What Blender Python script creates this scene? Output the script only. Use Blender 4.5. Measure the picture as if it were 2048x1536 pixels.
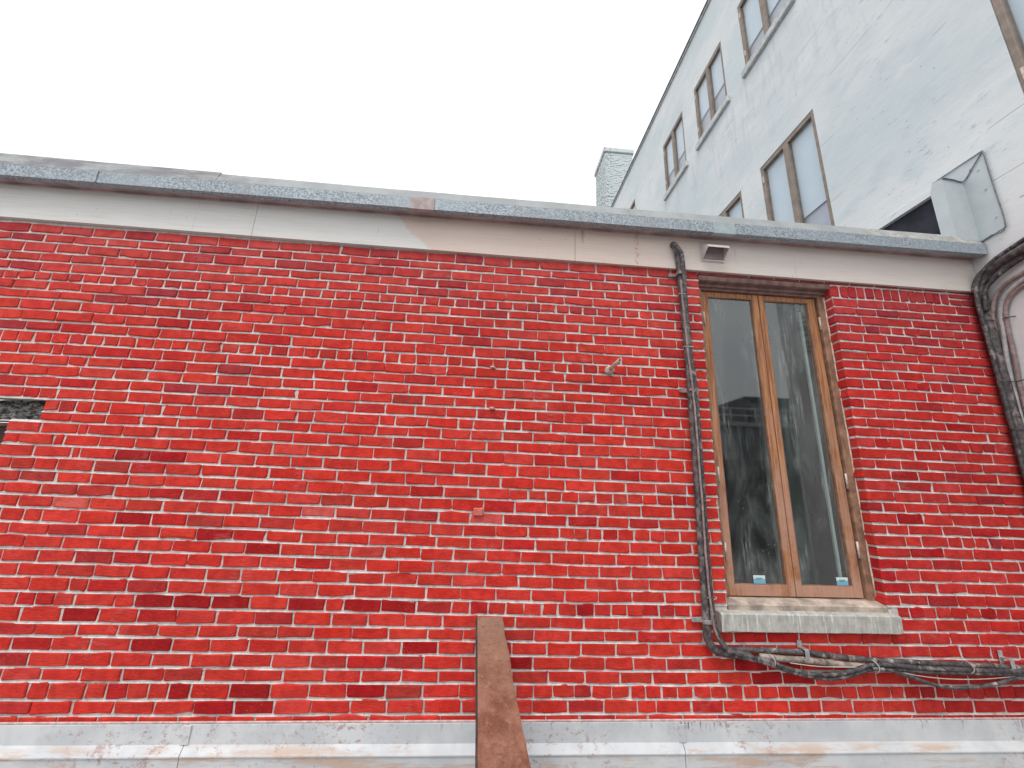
import bpy, bmesh, math, random
from mathutils import Vector, Matrix, noise as mnoise

random.seed(11)
scene = bpy.context.scene
for o in list(bpy.data.objects):
    bpy.data.objects.remove(o)
C = scene.collection

# ------------------------------------------------------------------ camera
H = 1.72            # eye height above the ground
D = 2.7517          # distance from the eye to the face of the brick wall
F, YAW, PITCH, ROLL = 806.4, 0.0675017, 0.2540607, 0.0364142
fwd = Vector((math.sin(YAW)*math.cos(PITCH), math.cos(YAW)*math.cos(PITCH), math.sin(PITCH)))
rgt = Vector((math.cos(YAW), -math.sin(YAW), 0))
upv = rgt.cross(fwd)
R0, U0 = rgt.copy(), upv.copy()
rgt = math.cos(ROLL)*R0 + math.sin(ROLL)*U0
upv = -math.sin(ROLL)*R0 + math.cos(ROLL)*U0
cam_data = bpy.data.cameras.new('camera')
cam = bpy.data.objects.new('camera', cam_data); C.objects.link(cam)
cam.matrix_world = Matrix(((rgt.x, upv.x, -fwd.x, 0), (rgt.y, upv.y, -fwd.y, 0), (rgt.z, upv.z, -fwd.z, H), (0, 0, 0, 1)))
cam_data.sensor_width = 36; cam_data.lens = 36*F/2048
cam_data.clip_start = 0.05; cam_data.clip_end = 2000
scene.camera = cam

# ------------------------------------------------------------------ sky, sun, exposure (bright overcast)
SUN_EL, SUN_AZ = math.radians(62), math.radians(205)
world = bpy.data.worlds.new('World'); scene.world = world; world.use_nodes = True
wn, wl = world.node_tree.nodes, world.node_tree.links
wn.clear()
sky = wn.new('ShaderNodeTexSky'); sky.sky_type = 'NISHITA'; sky.sun_disc = False
sky.sun_elevation = SUN_EL; sky.sun_rotation = SUN_AZ; sky.dust_density = 3.0
hs = wn.new('ShaderNodeHueSaturation'); hs.inputs['Saturation'].default_value = 0.25
b1 = wn.new('ShaderNodeBackground'); b1.inputs[1].default_value = 0.06
b2 = wn.new('ShaderNodeBackground'); b2.inputs[0].default_value = (0.985, 0.99, 1.0, 1); b2.inputs[1].default_value = 1.05
ad = wn.new('ShaderNodeAddShader'); wo = wn.new('ShaderNodeOutputWorld')
wl.new(sky.outputs[0], hs.inputs['Color']); wl.new(hs.outputs[0], b1.inputs[0])
wl.new(b1.outputs[0], ad.inputs[0]); wl.new(b2.outputs[0], ad.inputs[1]); wl.new(ad.outputs[0], wo.inputs[0])
sd = bpy.data.lights.new('sun', 'SUN'); sd.energy = 1.5; sd.angle = math.radians(26); sd.color = (1.0, 0.965, 0.92)
sun = bpy.data.objects.new('sun', sd); C.objects.link(sun)
sdir = Vector((math.sin(SUN_AZ)*math.cos(SUN_EL), math.cos(SUN_AZ)*math.cos(SUN_EL), math.sin(SUN_EL)))
sun.rotation_euler = sdir.to_track_quat('Z', 'Y').to_euler(); sun.location = (-4, -6, 12)
scene.view_settings.view_transform = 'Standard'; scene.view_settings.look = 'None'
scene.view_settings.gamma = 1; scene.view_settings.use_curve_mapping = False
scene.view_settings.exposure = 0.0

# ------------------------------------------------------------------ helpers
def ray(px, py):
    return rgt*((px-1024)/F) + upv*((768-py)/F) + fwd
def at(px, py, d=0.0):
    """point on the plane d metres behind the face of the brick wall"""
    r = ray(px, py); p = r*((D+d)/r.y); return Vector((p.x, p.y, p.z+H))
def onw(px, py, x=4.03):
    """point on a plane parallel to the white building's side"""
    r = ray(px, py); p = r*(x/r.x); return Vector((p.x, p.y, p.z+H))
def proj(p):
    q = Vector((p[0], p[1], p[2]-H)); z = q.dot(fwd)
    return 1024+F*q.dot(rgt)/z, 768-F*q.dot(upv)/z

def link(o, parent=None):
    C.objects.link(o)
    if parent is not None:
        o.parent = parent
    return o
def mesh_obj(name, verts, faces, mat, parent=None, smooth=False):
    me = bpy.data.meshes.new(name); me.from_pydata([tuple(v) for v in verts], [], faces); me.update()
    if mat: me.materials.append(mat)
    if smooth:
        for p in me.polygons: p.use_smooth = True
    return link(bpy.data.objects.new(name, me), parent)
def bm_obj(name, bm, mat, parent=None, smooth=False):
    me = bpy.data.meshes.new(name); bmesh.ops.recalc_face_normals(bm, faces=bm.faces); bm.to_mesh(me); bm.free()
    if mat: me.materials.append(mat)
    if smooth:
        for p in me.polygons: p.use_smooth = True
    return link(bpy.data.objects.new(name, me), parent)
def add_box(bm, lo, hi, bevel=0.0):
    ret = bmesh.ops.create_cube(bm, size=1.0)
    vs = ret['verts']
    for v in vs:
        v.co = Vector([lo[i] + (v.co[i]+0.5)*(hi[i]-lo[i]) for i in range(3)])
    if bevel > 0:
        es = list({e for v in vs for e in v.link_edges})
        bmesh.ops.bevel(bm, geom=es, offset=bevel, segments=1, affect='EDGES', clamp_overlap=True)
def box(name, lo, hi, mat, parent=None, bevel=0.0):
    bm = bmesh.new(); add_box(bm, lo, hi, bevel); return bm_obj(name, bm, mat, parent)
def prism(bm, poly, axis, a, b):
    """extrude a polygon of 2-D points along an axis from a to b"""
    def mk(u, v, w):
        return {'x': (w, u, v), 'y': (u, w, v), 'z': (u, v, w)}[axis]
    A_ = [bm.verts.new(mk(u, v, a)) for u, v in poly]; B_ = [bm.verts.new(mk(u, v, b)) for u, v in poly]
    n = len(poly)
    bm.faces.new(A_); bm.faces.new(B_[::-1])
    for i in range(n):
        bm.faces.new((A_[i], B_[i], B_[(i+1) % n], A_[(i+1) % n]))
def smooth_path(pts, n=8):
    pts = [Vector(p) for p in pts]; out = []
    for i in range(len(pts)-1):
        p0 = pts[max(i-1, 0)]; p1 = pts[i]; p2 = pts[i+1]; p3 = pts[min(i+2, len(pts)-1)]
        for k in range(n):
            t = k/n
            out.append(0.5*((2*p1)+(p2-p0)*t+(2*p0-5*p1+4*p2-p3)*t*t+(3*p1-p0-3*p2+p3)*t**3))
    out.append(pts[-1]); return out
def add_tube(bm, pts, r, seg=10, caps=True, rfun=None):
    rings = []; nrm = None
    for i, p in enumerate(pts):
        t = (pts[min(i+1, len(pts)-1)]-pts[max(i-1, 0)]).normalized()
        if nrm is None:
            nrm = t.orthogonal().normalized()
        nrm = (nrm - t*nrm.dot(t)).normalized(); bn = t.cross(nrm)
        rr = r if rfun is None else rfun(i, r)
        rings.append([bm.verts.new(p + rr*(math.cos(2*math.pi*k/seg)*nrm + math.sin(2*math.pi*k/seg)*bn)) for k in range(seg)])
    for a, b in zip(rings, rings[1:]):
        for k in range(seg):
            bm.faces.new((a[k], a[(k+1) % seg], b[(k+1) % seg], b[k]))
    if caps:
        bm.faces.new(rings[0][::-1]); bm.faces.new(rings[-1])
def tube(name, pts, r, mat, parent=None, seg=10, n=8, rfun=None, wob=0.0):
    sp = smooth_path(pts, n) if n > 1 else [Vector(p) for p in pts]
    if wob:
        sp = [p + Vector((mnoise.noise(p*9+Vector((3, 1, 7))), mnoise.noise(p*9), mnoise.noise(p*9+Vector((9, 4, 1)))))*wob for p in sp]
    bm = bmesh.new(); add_tube(bm, sp, r, seg, True, rfun); return bm_obj(name, bm, mat, parent, True)
def empty(name, loc=(0, 0, 0)):
    o = bpy.data.objects.new(name, None); o.location = loc; o.empty_display_size = 0.1; return link(o)
def tag(o, label=None, cat=None, group=None, kind=None):
    if label: o['label'] = label
    if cat: o['category'] = cat
    if group: o['group'] = group
    if kind: o['kind'] = kind
    return o

# ------------------------------------------------------------------ materials
class NT:
    def __init__(s, name):
        s.m = bpy.data.materials.new(name); s.m.use_nodes = True
        s.n = s.m.node_tree.nodes; s.l = s.m.node_tree.links; s.n.clear()
        s.out = s.n.new('ShaderNodeOutputMaterial'); s.b = s.n.new('ShaderNodeBsdfPrincipled')
        s.l.new(s.b.outputs[0], s.out.inputs[0]); s._geo = None
    @property
    def pos(s):
        if s._geo is None: s._geo = s.n.new('ShaderNodeNewGeometry')
        return s._geo.outputs['Position']
    @property
    def back(s):
        s.pos; return s._geo.outputs['Backfacing']
    def new(s, t, **k):
        nd = s.n.new(t)
        for a, v in k.items(): setattr(nd, a, v)
        return nd
    def put(s, sock, v):
        if hasattr(v, 'is_output') or isinstance(v, bpy.types.NodeSocket): s.l.new(v, sock)
        else: sock.default_value = v
    def scaled(s, sc, off=(0, 0, 0)):
        mp = s.new('ShaderNodeMapping'); s.l.new(s.pos, mp.inputs[0]); mp.inputs['Scale'].default_value = sc; mp.inputs['Location'].default_value = off
        return mp.outputs[0]
    def noise(s, scale, detail=4, rough=0.55, vec=None, dist=0.0):
        nd = s.new('ShaderNodeTexNoise'); s.l.new(vec if vec is not None else s.pos, nd.inputs['Vector'])
        nd.inputs['Scale'].default_value = scale; nd.inputs['Detail'].default_value = detail
        nd.inputs['Roughness'].default_value = rough; nd.inputs['Distortion'].default_value = dist
        return nd.outputs['Fac']
    def voro(s, scale, vec=None, out='Distance', feature='F1'):
        nd = s.new('ShaderNodeTexVoronoi', feature=feature); s.l.new(vec if vec is not None else s.pos, nd.inputs['Vector']); nd.inputs['Scale'].default_value = scale
        return nd.outputs[out]
    def ramp(s, v, a, b, lo=0.0, hi=1.0, smooth=True):
        nd = s.new('ShaderNodeMapRange', interpolation_type='SMOOTHSTEP' if smooth else 'LINEAR')
        s.put(nd.inputs[0], v); nd.inputs[1].default_value = a; nd.inputs[2].default_value = b; nd.inputs[3].default_value = lo; nd.inputs[4].default_value = hi
        return nd.outputs[0]
    def math(s, op, a, b=0.0, c=None):
        nd = s.new('ShaderNodeMath', operation=op); s.put(nd.inputs[0], a); s.put(nd.inputs[1], b)
        if c is not None: s.put(nd.inputs[2], c)
        return nd.outputs[0]
    def mix(s, f, a, b, mode='MIX'):
        nd = s.new('ShaderNodeMix', data_type='RGBA', blend_type=mode)
        s.put(nd.inputs[0], f)
        for i, v in ((6, a), (7, b)):
            if isinstance(v, (tuple, list)): nd.inputs[i].default_value = tuple(v)+((1,) if len(v) == 3 else ())
            else: s.l.new(v, nd.inputs[i])
        return nd.outputs[2]
    def xyz(s):
        nd = s.new('ShaderNodeSeparateXYZ'); s.l.new(s.pos, nd.inputs[0]); return nd.outputs
    def bump(s, h, strength=0.3, dist=0.01):
        nd = s.new('ShaderNodeBump'); s.l.new(h, nd.inputs['Height']); nd.inputs['Strength'].default_value = strength; nd.inputs['Distance'].default_value = dist
        s.l.new(nd.outputs[0], s.b.inputs['Normal'])
    def fin(s, col, rough=0.8, metal=0.0, spec=None):
        if isinstance(col, (tuple, list)): s.b.inputs['Base Color'].default_value = tuple(col)+((1,) if len(col) == 3 else ())
        else: s.l.new(col, s.b.inputs['Base Color'])
        s.put(s.b.inputs['Roughness'], rough); s.put(s.b.inputs['Metallic'], metal)
        if spec is not None: s.b.inputs['Specular IOR Level'].default_value = spec
        return s.m

def simple(name, col, rough=0.7, var=0.25, scale=14, bump=0.15, metal=0.0, dark=None):
    t = NT(name); n = t.noise(scale, 6, 0.6)
    c2 = dark if dark else tuple(v*(1-var) for v in col)
    c = t.mix(t.ramp(n, 0.35, 0.68), c2, tuple(min(v*(1+var*0.4), 1) for v in col))
    t.bump(t.noise(scale*9, 5, 0.6), bump, 0.004)
    return t.fin(c, rough, metal)

def m_brick():
    t = NT('red_brick')
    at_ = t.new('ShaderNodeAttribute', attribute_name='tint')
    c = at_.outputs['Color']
    n1 = t.noise(17, 5, 0.6); n2 = t.noise(90, 6, 0.7); n3 = t.noise(5, 3, 0.5, t.scaled((1, 1, 2.4)))
    c = t.mix(t.ramp(n1, 0.38, 0.62, 0.0, 0.75), c, t.mix(1.0, c, (0.74, 0.6, 0.6), 'MULTIPLY'))
    c = t.mix(t.ramp(n3, 0.52, 0.72, 0.0, 0.35), c, t.mix(1.0, c, (1.12, 1.25, 1.2), 'MULTIPLY'))
    c = t.mix(t.ramp(n2, 0.54, 0.76, 0.0, 0.4), c, (0.64, 0.12, 0.09))
    # mortar haze dragged over some faces, and tiny lime specks
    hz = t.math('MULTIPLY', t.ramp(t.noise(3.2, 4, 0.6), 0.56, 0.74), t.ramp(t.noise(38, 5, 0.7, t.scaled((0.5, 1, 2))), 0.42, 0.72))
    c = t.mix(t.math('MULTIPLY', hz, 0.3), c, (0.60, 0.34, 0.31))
    sp = t.math('MULTIPLY', t.ramp(t.voro(95), 0.16, 0.09), t.ramp(t.noise(11, 2, 0.5), 0.54, 0.66))
    c = t.mix(t.math('MULTIPLY', sp, 0.6), c, (0.78, 0.5, 0.44))
    pit = t.math('MULTIPLY', t.ramp(t.voro(130, t.scaled((0.45, 1, 1.3), (4, 2, 1))), 0.18, 0.08), t.ramp(t.noise(14, 2, 0.5, t.scaled((1, 1, 1), (7, 7, 3))), 0.55, 0.7))
    c = t.mix(t.math('MULTIPLY', pit, 0.75), c, (0.12, 0.01, 0.015))
    hgt = t.math('ADD', t.math('MULTIPLY', t.noise(60, 6, 0.65, t.scaled((0.6, 1, 1.5))), 1.0), t.math('MULTIPLY', pit, -0.5))
    t.bump(hgt, 0.7, 0.008)
    return t.fin(c, 0.86, 0, 0.25)
def m_mortar():
    t = NT('grey_mortar'); x, y, z = t.xyz()
    n = t.noise(26, 6, 0.65); n2 = t.noise(2.4, 3, 0.5); n3 = t.noise(70, 4, 0.6)
    c = t.mix(t.ramp(n, 0.3, 0.7), (0.47, 0.43, 0.415), (0.72, 0.675, 0.65))
    c = t.mix(t.ramp(n2, 0.5, 0.75, 0, 0.5), c, (0.44, 0.38, 0.34))
    c = t.mix(t.ramp(n3, 0.60, 0.75, 0, 0.4), c, (0.2, 0.17, 0.17))
    rd = t.math('MULTIPLY', t.ramp(x, 3.86, 4.0), t.ramp(n, 0.28, 0.5))
    c = t.mix(t.math('MULTIPLY', rd, 0.8), c, (0.40, 0.06, 0.055))
    t.bump(t.noise(75, 6, 0.7), 0.7, 0.008)
    return t.fin(c, 0.92, 0, 0.2)
def m_fascia():
    t = NT('painted_fascia'); x, y, z = t.xyz()
    nb = t.noise(3.0, 4, 0.55)
    # primer coat of a warmer tone, with a wandering edge
    e = t.math('ADD', t.math('SUBTRACT', x, t.math('MULTIPLY', t.math('SUBTRACT', 3.62, z), 1.5)), t.math('MULTIPLY', nb, 0.5))
    f = t.ramp(e, -0.42, -0.38)
    c = t.mix(f, (0.70, 0.70, 0.68), (0.69, 0.575, 0.51))
    f2 = t.ramp(t.math('ADD', x, t.math('MULTIPLY', nb, 0.8)), 1.2, 2.6)
    c = t.mix(f2, c, (0.67, 0.61, 0.57))
    gr = t.noise(30, 5, 0.65, t.scaled((0.12, 1, 4)))
    c = t.mix(t.ramp(gr, 0.45, 0.72, 0, 0.22), c, (0.36, 0.30, 0.27))
    st = t.math('MULTIPLY', t.ramp(t.noise(9, 4, 0.6, t.scaled((2.2, 1, 0.22))), 0.62, 0.74), t.ramp(t.noise(1.3, 2, 0.5), 0.48, 0.6))
    c = t.mix(t.math('MULTIPLY', st, 0.55), c, (0.24, 0.19, 0.16))
    dots = t.ramp(t.voro(9), 0.045, 0.03)
    c = t.mix(t.math('MULTIPLY', dots, 0.6), c, (0.12, 0.1, 0.1))
    ru = t.math('MULTIPLY', t.ramp(t.math('ABSOLUTE', t.math('SUBTRACT', x, 1.13)), 0.03, 0.0), t.ramp(t.noise(40, 4, 0.7), 0.45, 0.62))
    c = t.mix(t.math('MULTIPLY', ru, 0.7), c, (0.42, 0.14, 0.08))
    t.bump(gr, 0.18, 0.004)
    return t.fin(c, 0.7, 0, 0.3)
def m_galv():
    t = NT('galvanised_steel'); x, y, z = t.xyz()
    sp = t.voro(105, t.scaled((1, 1, 1)), 'Color'); bw = t.new('ShaderNodeRGBToBW'); t.l.new(sp, bw.inputs[0])
    n = t.noise(4, 4, 0.6)
    c = t.mix(t.ramp(bw.outputs[0], 0.25, 0.8, smooth=False), (0.19, 0.225, 0.255), (0.41, 0.465, 0.505))
    c = t.mix(t.ramp(n, 0.46, 0.72, 0, 0.55), c, (0.30, 0.315, 0.33))
    c = t.mix(t.ramp(t.noise(1.1, 3, 0.6, t.scaled((1, 1, 1), (3, 3, 3))), 0.45, 0.6, 0, 0.4), c, (0.34, 0.40, 0.45))
    c = t.mix(t.ramp(t.noise(30, 4, 0.7, t.scaled((1.0, 1, 0.1))), 0.58, 0.72, 0, 0.5), c, (0.24, 0.22, 0.22))
    c = t.mix(t.ramp(t.noise(14, 4, 0.7), 0.62, 0.78, 0, 0.5), c, (0.30, 0.23, 0.22))
    t.bump(t.noise(3, 2, 0.5), 0.2, 0.02)
    return t.fin(c, 0.6, 0.25, 0.4)
def m_coping_lip():
    t = NT('weathered_sheet_metal'); x, y, z = t.xyz()
    n = t.noise(5, 5, 0.65)
    c = t.mix(t.ramp(n, 0.4, 0.62), (0.29, 0.305, 0.31), (0.345, 0.36, 0.365))
    wx = t.ramp(x, -1.4, -2.2)
    c = t.mix(t.math('MULTIPLY', wx, t.ramp(t.noise(7, 5, 0.7, t.scaled((0.6, 1, 2))), 0.36, 0.6)), c, (0.19, 0.185, 0.20))
    wr = t.math('MULTIPLY', t.ramp(x, 2.9, 3.2), t.ramp(t.noise(16, 5, 0.7), 0.46, 0.56))
    c = t.mix(wr, c, (0.46, 0.44, 0.37))
    return t.fin(c, 0.7, 0.0, 0.3)
def m_white():
    t = NT('white_painted_render'); x, y, z = t.xyz()
    n1 = t.noise(0.9, 5, 0.6, t.scaled((1, 0.6, 1))); n2 = t.noise(3.2, 5, 0.65, t.scaled((1, 0.6, 1.3))); n3 = t.noise(14, 5, 0.7, t.scaled((1, 0.5, 1.5)))
    c = t.mix(t.ramp(n1, 0.36, 0.64), (0.555, 0.62, 0.645), (0.67, 0.70, 0.715))
    c = t.mix(t.ramp(n2, 0.50, 0.72, 0, 0.75), c, (0.50, 0.58, 0.61))
    c = t.mix(t.ramp(n2, 0.40, 0.28, 0, 0.6), c, (0.73, 0.745, 0.75))
    pk = t.ramp(t.math('ADD', z, t.math('MULTIPLY', n1, 1.2)), 5.4, 4.3)
    c = t.mix(t.math('MULTIPLY', pk, 0.55), c, (0.66, 0.625, 0.63))
    c = t.mix(t.math('MULTIPLY', t.ramp(n3, 0.58, 0.70), t.ramp(n1, 0.44, 0.6)), c, (0.43, 0.50, 0.53))
    # flaked paint along old board marks
    fl = t.math('MULTIPLY', t.ramp(t.noise(22, 4, 0.75, t.scaled((1, 0.3, 1.3), (2, 5, 1))), 0.64, 0.69), t.ramp(t.noise(1.1, 3, 0.5, t.scaled((1, 1, 1), (5, 1, 8))), 0.50, 0.60))
    c = t.mix(t.math('MULTIPLY', fl, 0.7), c, (0.20, 0.22, 0.25))
    sp = t.math('MULTIPLY', t.ramp(t.voro(5.0), 0.05, 0.03), 0.6)
    c = t.mix(sp, c, (0.22, 0.24, 0.26))
    # rain streaks running down from the upper sills
    rk = t.math('MULTIPLY', t.ramp(t.noise(9, 4, 0.65, t.scaled((1, 1.6, 0.16))), 0.50, 0.66), t.math('MULTIPLY', t.ramp(z, 8.45, 8.38), t.ramp(t.math('ADD', z, t.math('MULTIPLY', n1, 1.5)), 6.9, 8.9)))
    c = t.mix(t.math('MULTIPLY', rk, 0.32), c, (0.40, 0.45, 0.47))
    # hairline board joints
    for zz, y1 in ((4.282, 2.55), (4.738, 2.4)):
        ln = t.math('MULTIPLY', t.ramp(t.math('ABSOLUTE', t.math('SUBTRACT', z, zz)), 0.006, 0.002), t.ramp(y, y1+0.02, y1-0.02))
        c = t.mix(t.math('MULTIPLY', ln, 0.6), c, (0.25, 0.26, 0.28))
    ln = t.math('MULTIPLY', t.ramp(t.math('ABSOLUTE', t.math('SUBTRACT', t.math('FRACT', t.math('MULTIPLY', z, 1.25)), 0.5)), 0.02, 0.004), t.ramp(t.noise(1.7, 4, 0.6), 0.54, 0.62))
    c = t.mix(t.math('MULTIPLY', ln, 0.35), c, (0.30, 0.33, 0.36))
    t.bump(t.math('ADD', n3, t.math('MULTIPLY', n2, 2.0)), 0.25, 0.01)
    return t.fin(c, 0.85, 0, 0.25)
def m_wood():
    t = NT('varnished_wood'); x, y, z = t.xyz()
    g = t.noise(26, 6, 0.65, t.scaled((3.0, 3.0, 0.14))); n = t.noise(5, 5, 0.6)
    c = t.mix(t.ramp(g, 0.35, 0.66), (0.22, 0.082, 0.032), (0.48, 0.225, 0.10))
    # bleached and pinkish where the varnish has gone, more so at the bottom
    wl_ = t.math('MULTIPLY', t.ramp(t.math('ADD', z, t.math('MULTIPLY', t.noise(3.2, 5, 0.65), 2.4)), 4.4, 1.9), t.ramp(n, 0.34, 0.56))
    c = t.mix(t.math('MULTIPLY', wl_, 0.85), c, (0.46, 0.27, 0.205))
    c = t.mix(t.ramp(t.noise(45, 5, 0.7), 0.6, 0.75, 0, 0.5), c, (0.14, 0.05, 0.02))
    t.bump(g, 0.2, 0.003)
    return t.fin(c, 0.6, 0, 0.4)
def m_plank():
    t = NT('rusty_plank'); x, y, z = t.xyz()
    n = t.noise(9, 6, 0.7); n2 = t.noise(40, 6, 0.7); n3 = t.noise(22, 6, 0.75, t.scaled((1, 1, 2.6)))
    c = t.mix(t.ramp(n, 0.35, 0.65), (0.215, 0.078, 0.048), (0.33, 0.155, 0.105))
    c = t.mix(t.ramp(z, 0.62, 0.98, 0, 0.75), c, (0.30, 0.175, 0.125))
    c = t.mix(t.ramp(n3, 0.54, 0.68, 0, 0.7), c, (0.11, 0.05, 0.034))
    c = t.mix(t.ramp(n2, 0.52, 0.74, 0, 0.6), c, (0.43, 0.27, 0.20))
    t.bump(t.math('ADD', n2, n3), 0.9, 0.010)
    return t.fin(c, 0.85, 0, 0.25)
def m_flash():
    t = NT('painted_flashing'); x, y, z = t.xyz()
    n = t.noise(5, 5, 0.6); n2 = t.noise(1.7, 3, 0.5, t.scaled((1, 1, 1), (3, 0, 0)))
    c = t.mix(t.ramp(n, 0.35, 0.65), (0.50, 0.525, 0.55), (0.60, 0.62, 0.635))
    # red brown bleed marks in patches
    p = t.math('MULTIPLY', t.ramp(t.noise(22, 6, 0.8, t.scaled((0.8, 1, 1.2))), 0.53, 0.61), t.ramp(n2, 0.46, 0.58))
    c = t.mix(t.math('MULTIPLY', p, 0.75), c, (0.34, 0.19, 0.17))
    w = t.math('MULTIPLY', t.ramp(t.noise(5, 5, 0.7, t.scaled((0.35, 1, 2.5), (1, 4, 2))), 0.48, 0.62), t.ramp(z, 0.33, 0.29))
    c = t.mix(t.math('MULTIPLY', w, 0.8), c, (0.50, 0.36, 0.27))
    dr = t.math('MULTIPLY', t.math('MULTIPLY', t.ramp(t.noise(60, 4, 0.7, t.scaled((1, 1, 0.10))), 0.53, 0.62), t.ramp(t.noise(4, 4, 0.6, t.scaled((1, 1, 1), (6, 1, 1))), 0.44, 0.60)), t.ramp(t.math('ADD', z, t.math('MULTIPLY', t.noise(30, 3, 0.5, t.scaled((1, 1, 0.05))), 0.07)), 0.405, 0.435))
    c = t.mix(t.math('MULTIPLY', t.math('MULTIPLY', dr, t.ramp(x, -0.2, 0.6, 0.35, 1)), 0.8), c, (0.10, 0.075, 0.08))
    t.bump(t.noise(3, 3, 0.5), 0.25, 0.02)
    return t.fin(c, 0.5, 0.0, 0.45)
def m_stone():
    t = NT('sill_stone'); x, y, z = t.xyz()
    st = t.noise(34, 4, 0.7, t.scaled((1.6, 1, 0.16))); n = t.noise(16, 6, 0.7)
    c = t.mix(t.ramp(n, 0.35, 0.65), (0.36, 0.355, 0.32), (0.49, 0.485, 0.455))
    c = t.mix(t.ramp(st, 0.54, 0.66, 0, 0.75), c, (0.68, 0.68, 0.66))
    c = t.mix(t.ramp(st, 0.42, 0.30, 0, 0.5), c, (0.27, 0.25, 0.225))
    t.bump(t.noise(60, 6, 0.7), 0.4, 0.006)
    return t.fin(c, 0.9, 0, 0.2)
def m_lintel():
    t = NT('rough_broken_stone'); n = t.noise(34, 6, 0.75, t.scaled((0.7, 1, 1.4)))
    c = t.mix(t.ramp(n, 0.42, 0.62), (0.045, 0.035, 0.037), (0.52, 0.54, 0.53))
    c = t.mix(t.ramp(t.noise(15, 4, 0.6), 0.55, 0.7, 0, 0.6), c, (0.18, 0.13, 0.12))
    t.bump(n, 1.0, 0.02)
    return t.fin(c, 0.9)
def m_glass():
    t = NT('dirty_window_glass'); x, y, z = t.xyz(); t.n.remove(t.b)
    fr = t.new('ShaderNodeFresnel'); t.l.new(t.ramp(t.back, 0, 1, 1.62, 1/1.62, False), fr.inputs[0])
    tr = t.new('ShaderNodeBsdfTransparent'); tr.inputs[0].default_value = (0.86, 0.9, 0.89, 1)
    gl = t.new('ShaderNodeBsdfGlossy'); gl.inputs['Roughness'].default_value = 0.03; gl.inputs[0].default_value = (0.95, 0.98, 1, 1)
    df = t.new('ShaderNodeBsdfDiffuse'); df.inputs[0].default_value = (0.38, 0.42, 0.41, 1)
    m1 = t.new('ShaderNodeMixShader'); t.l.new(t.math('MULTIPLY', fr.outputs[0], 1.9), m1.inputs[0]); t.l.new(tr.outputs[0], m1.inputs[1]); t.l.new(gl.outputs[0], m1.inputs[2])
    v = t.scaled((1, 1, 0.32))
    d1 = t.ramp(t.noise(5, 5, 0.65, v, 0.8), 0.42, 0.75, 0.015, 0.16)
    d2 = t.math('MULTIPLY', t.ramp(t.noise(38, 4, 0.7, t.scaled((1, 1, 0.1))), 0.42, 0.72, 0, 0.5), t.ramp(t.noise(2.6, 4, 0.6, t.scaled((1.6, 1, 0.7), (4, 1, 1.3))), 0.46, 0.66))
    d3 = t.math('MULTIPLY', t.ramp(t.voro(58, t.scaled((1, 1, 0.55))), 0.13, 0.08), t.math('MULTIPLY', t.ramp(t.noise(5, 2, 0.5, t.scaled((1, 1, 1), (8, 2, 2))), 0.55, 0.62), t.ramp(z, 2.2, 1.2, 0.25, 1.0)))
    d4 = t.ramp(t.math('ADD', z, t.math('MULTIPLY', t.noise(2, 4, 0.6), 0.8)), 3.0, 3.9, 0, 0.14)
    d = t.math('ADD', t.math('ADD', d1, d2), t.math('ADD', d3, d4))
    m2 = t.new('ShaderNodeMixShader'); t.l.new(d, m2.inputs[0]); t.l.new(m1.outputs[0], m2.inputs[1]); t.l.new(df.outputs[0], m2.inputs[2])
    t.l.new(m2.outputs[0], t.out.inputs[0]); return t.m
def m_pane():
    t = NT('clear_window_pane'); t.n.remove(t.b)
    fr = t.new('ShaderNodeFresnel'); t.l.new(t.ramp(t.back, 0, 1, 1.5, 1/1.5, False), fr.inputs[0])
    tr = t.new('ShaderNodeBsdfTransparent'); tr.inputs[0].default_value = (0.92, 0.95, 0.97, 1)
    gl = t.new('ShaderNodeBsdfGlossy'); gl.inputs['Roughness'].default_value = 0.02
    m1 = t.new('ShaderNodeMixShader'); t.l.new(t.math('MULTIPLY', fr.outputs[0], 1.3), m1.inputs[0]); t.l.new(tr.outputs[0], m1.inputs[1]); t.l.new(gl.outputs[0], m1.inputs[2])
    t.l.new(m1.outputs[0], t.out.inputs[0]); return t.m
def m_pipe(name, a, b, sc=25, paint=None):
    t = NT(name); n = t.noise(sc, 5, 0.7); c = t.mix(t.ramp(n, 0.38, 0.64), a, b)
    if paint: c = t.mix(t.ramp(t.noise(19, 5, 0.7, t.scaled((1, 1, 0.6), (2, 2, 5))), 0.54, 0.64, 0, 0.85), c, paint)
    t.bump(t.noise(90, 4, 0.6), 0.2, 0.003); return t.fin(c, 0.55, 0, 0.4)
def m_chimney():
    t = NT('flaking_whitewash'); n = t.noise(11, 5, 0.7, t.scaled((1, 1, 2.2)))
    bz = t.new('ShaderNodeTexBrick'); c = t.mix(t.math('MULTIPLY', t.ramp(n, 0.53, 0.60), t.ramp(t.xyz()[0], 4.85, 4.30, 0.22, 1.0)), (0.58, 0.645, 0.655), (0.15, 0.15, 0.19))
    t.n.remove(bz); t.bump(n, 0.4, 0.02); return t.fin(c, 0.9)

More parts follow.
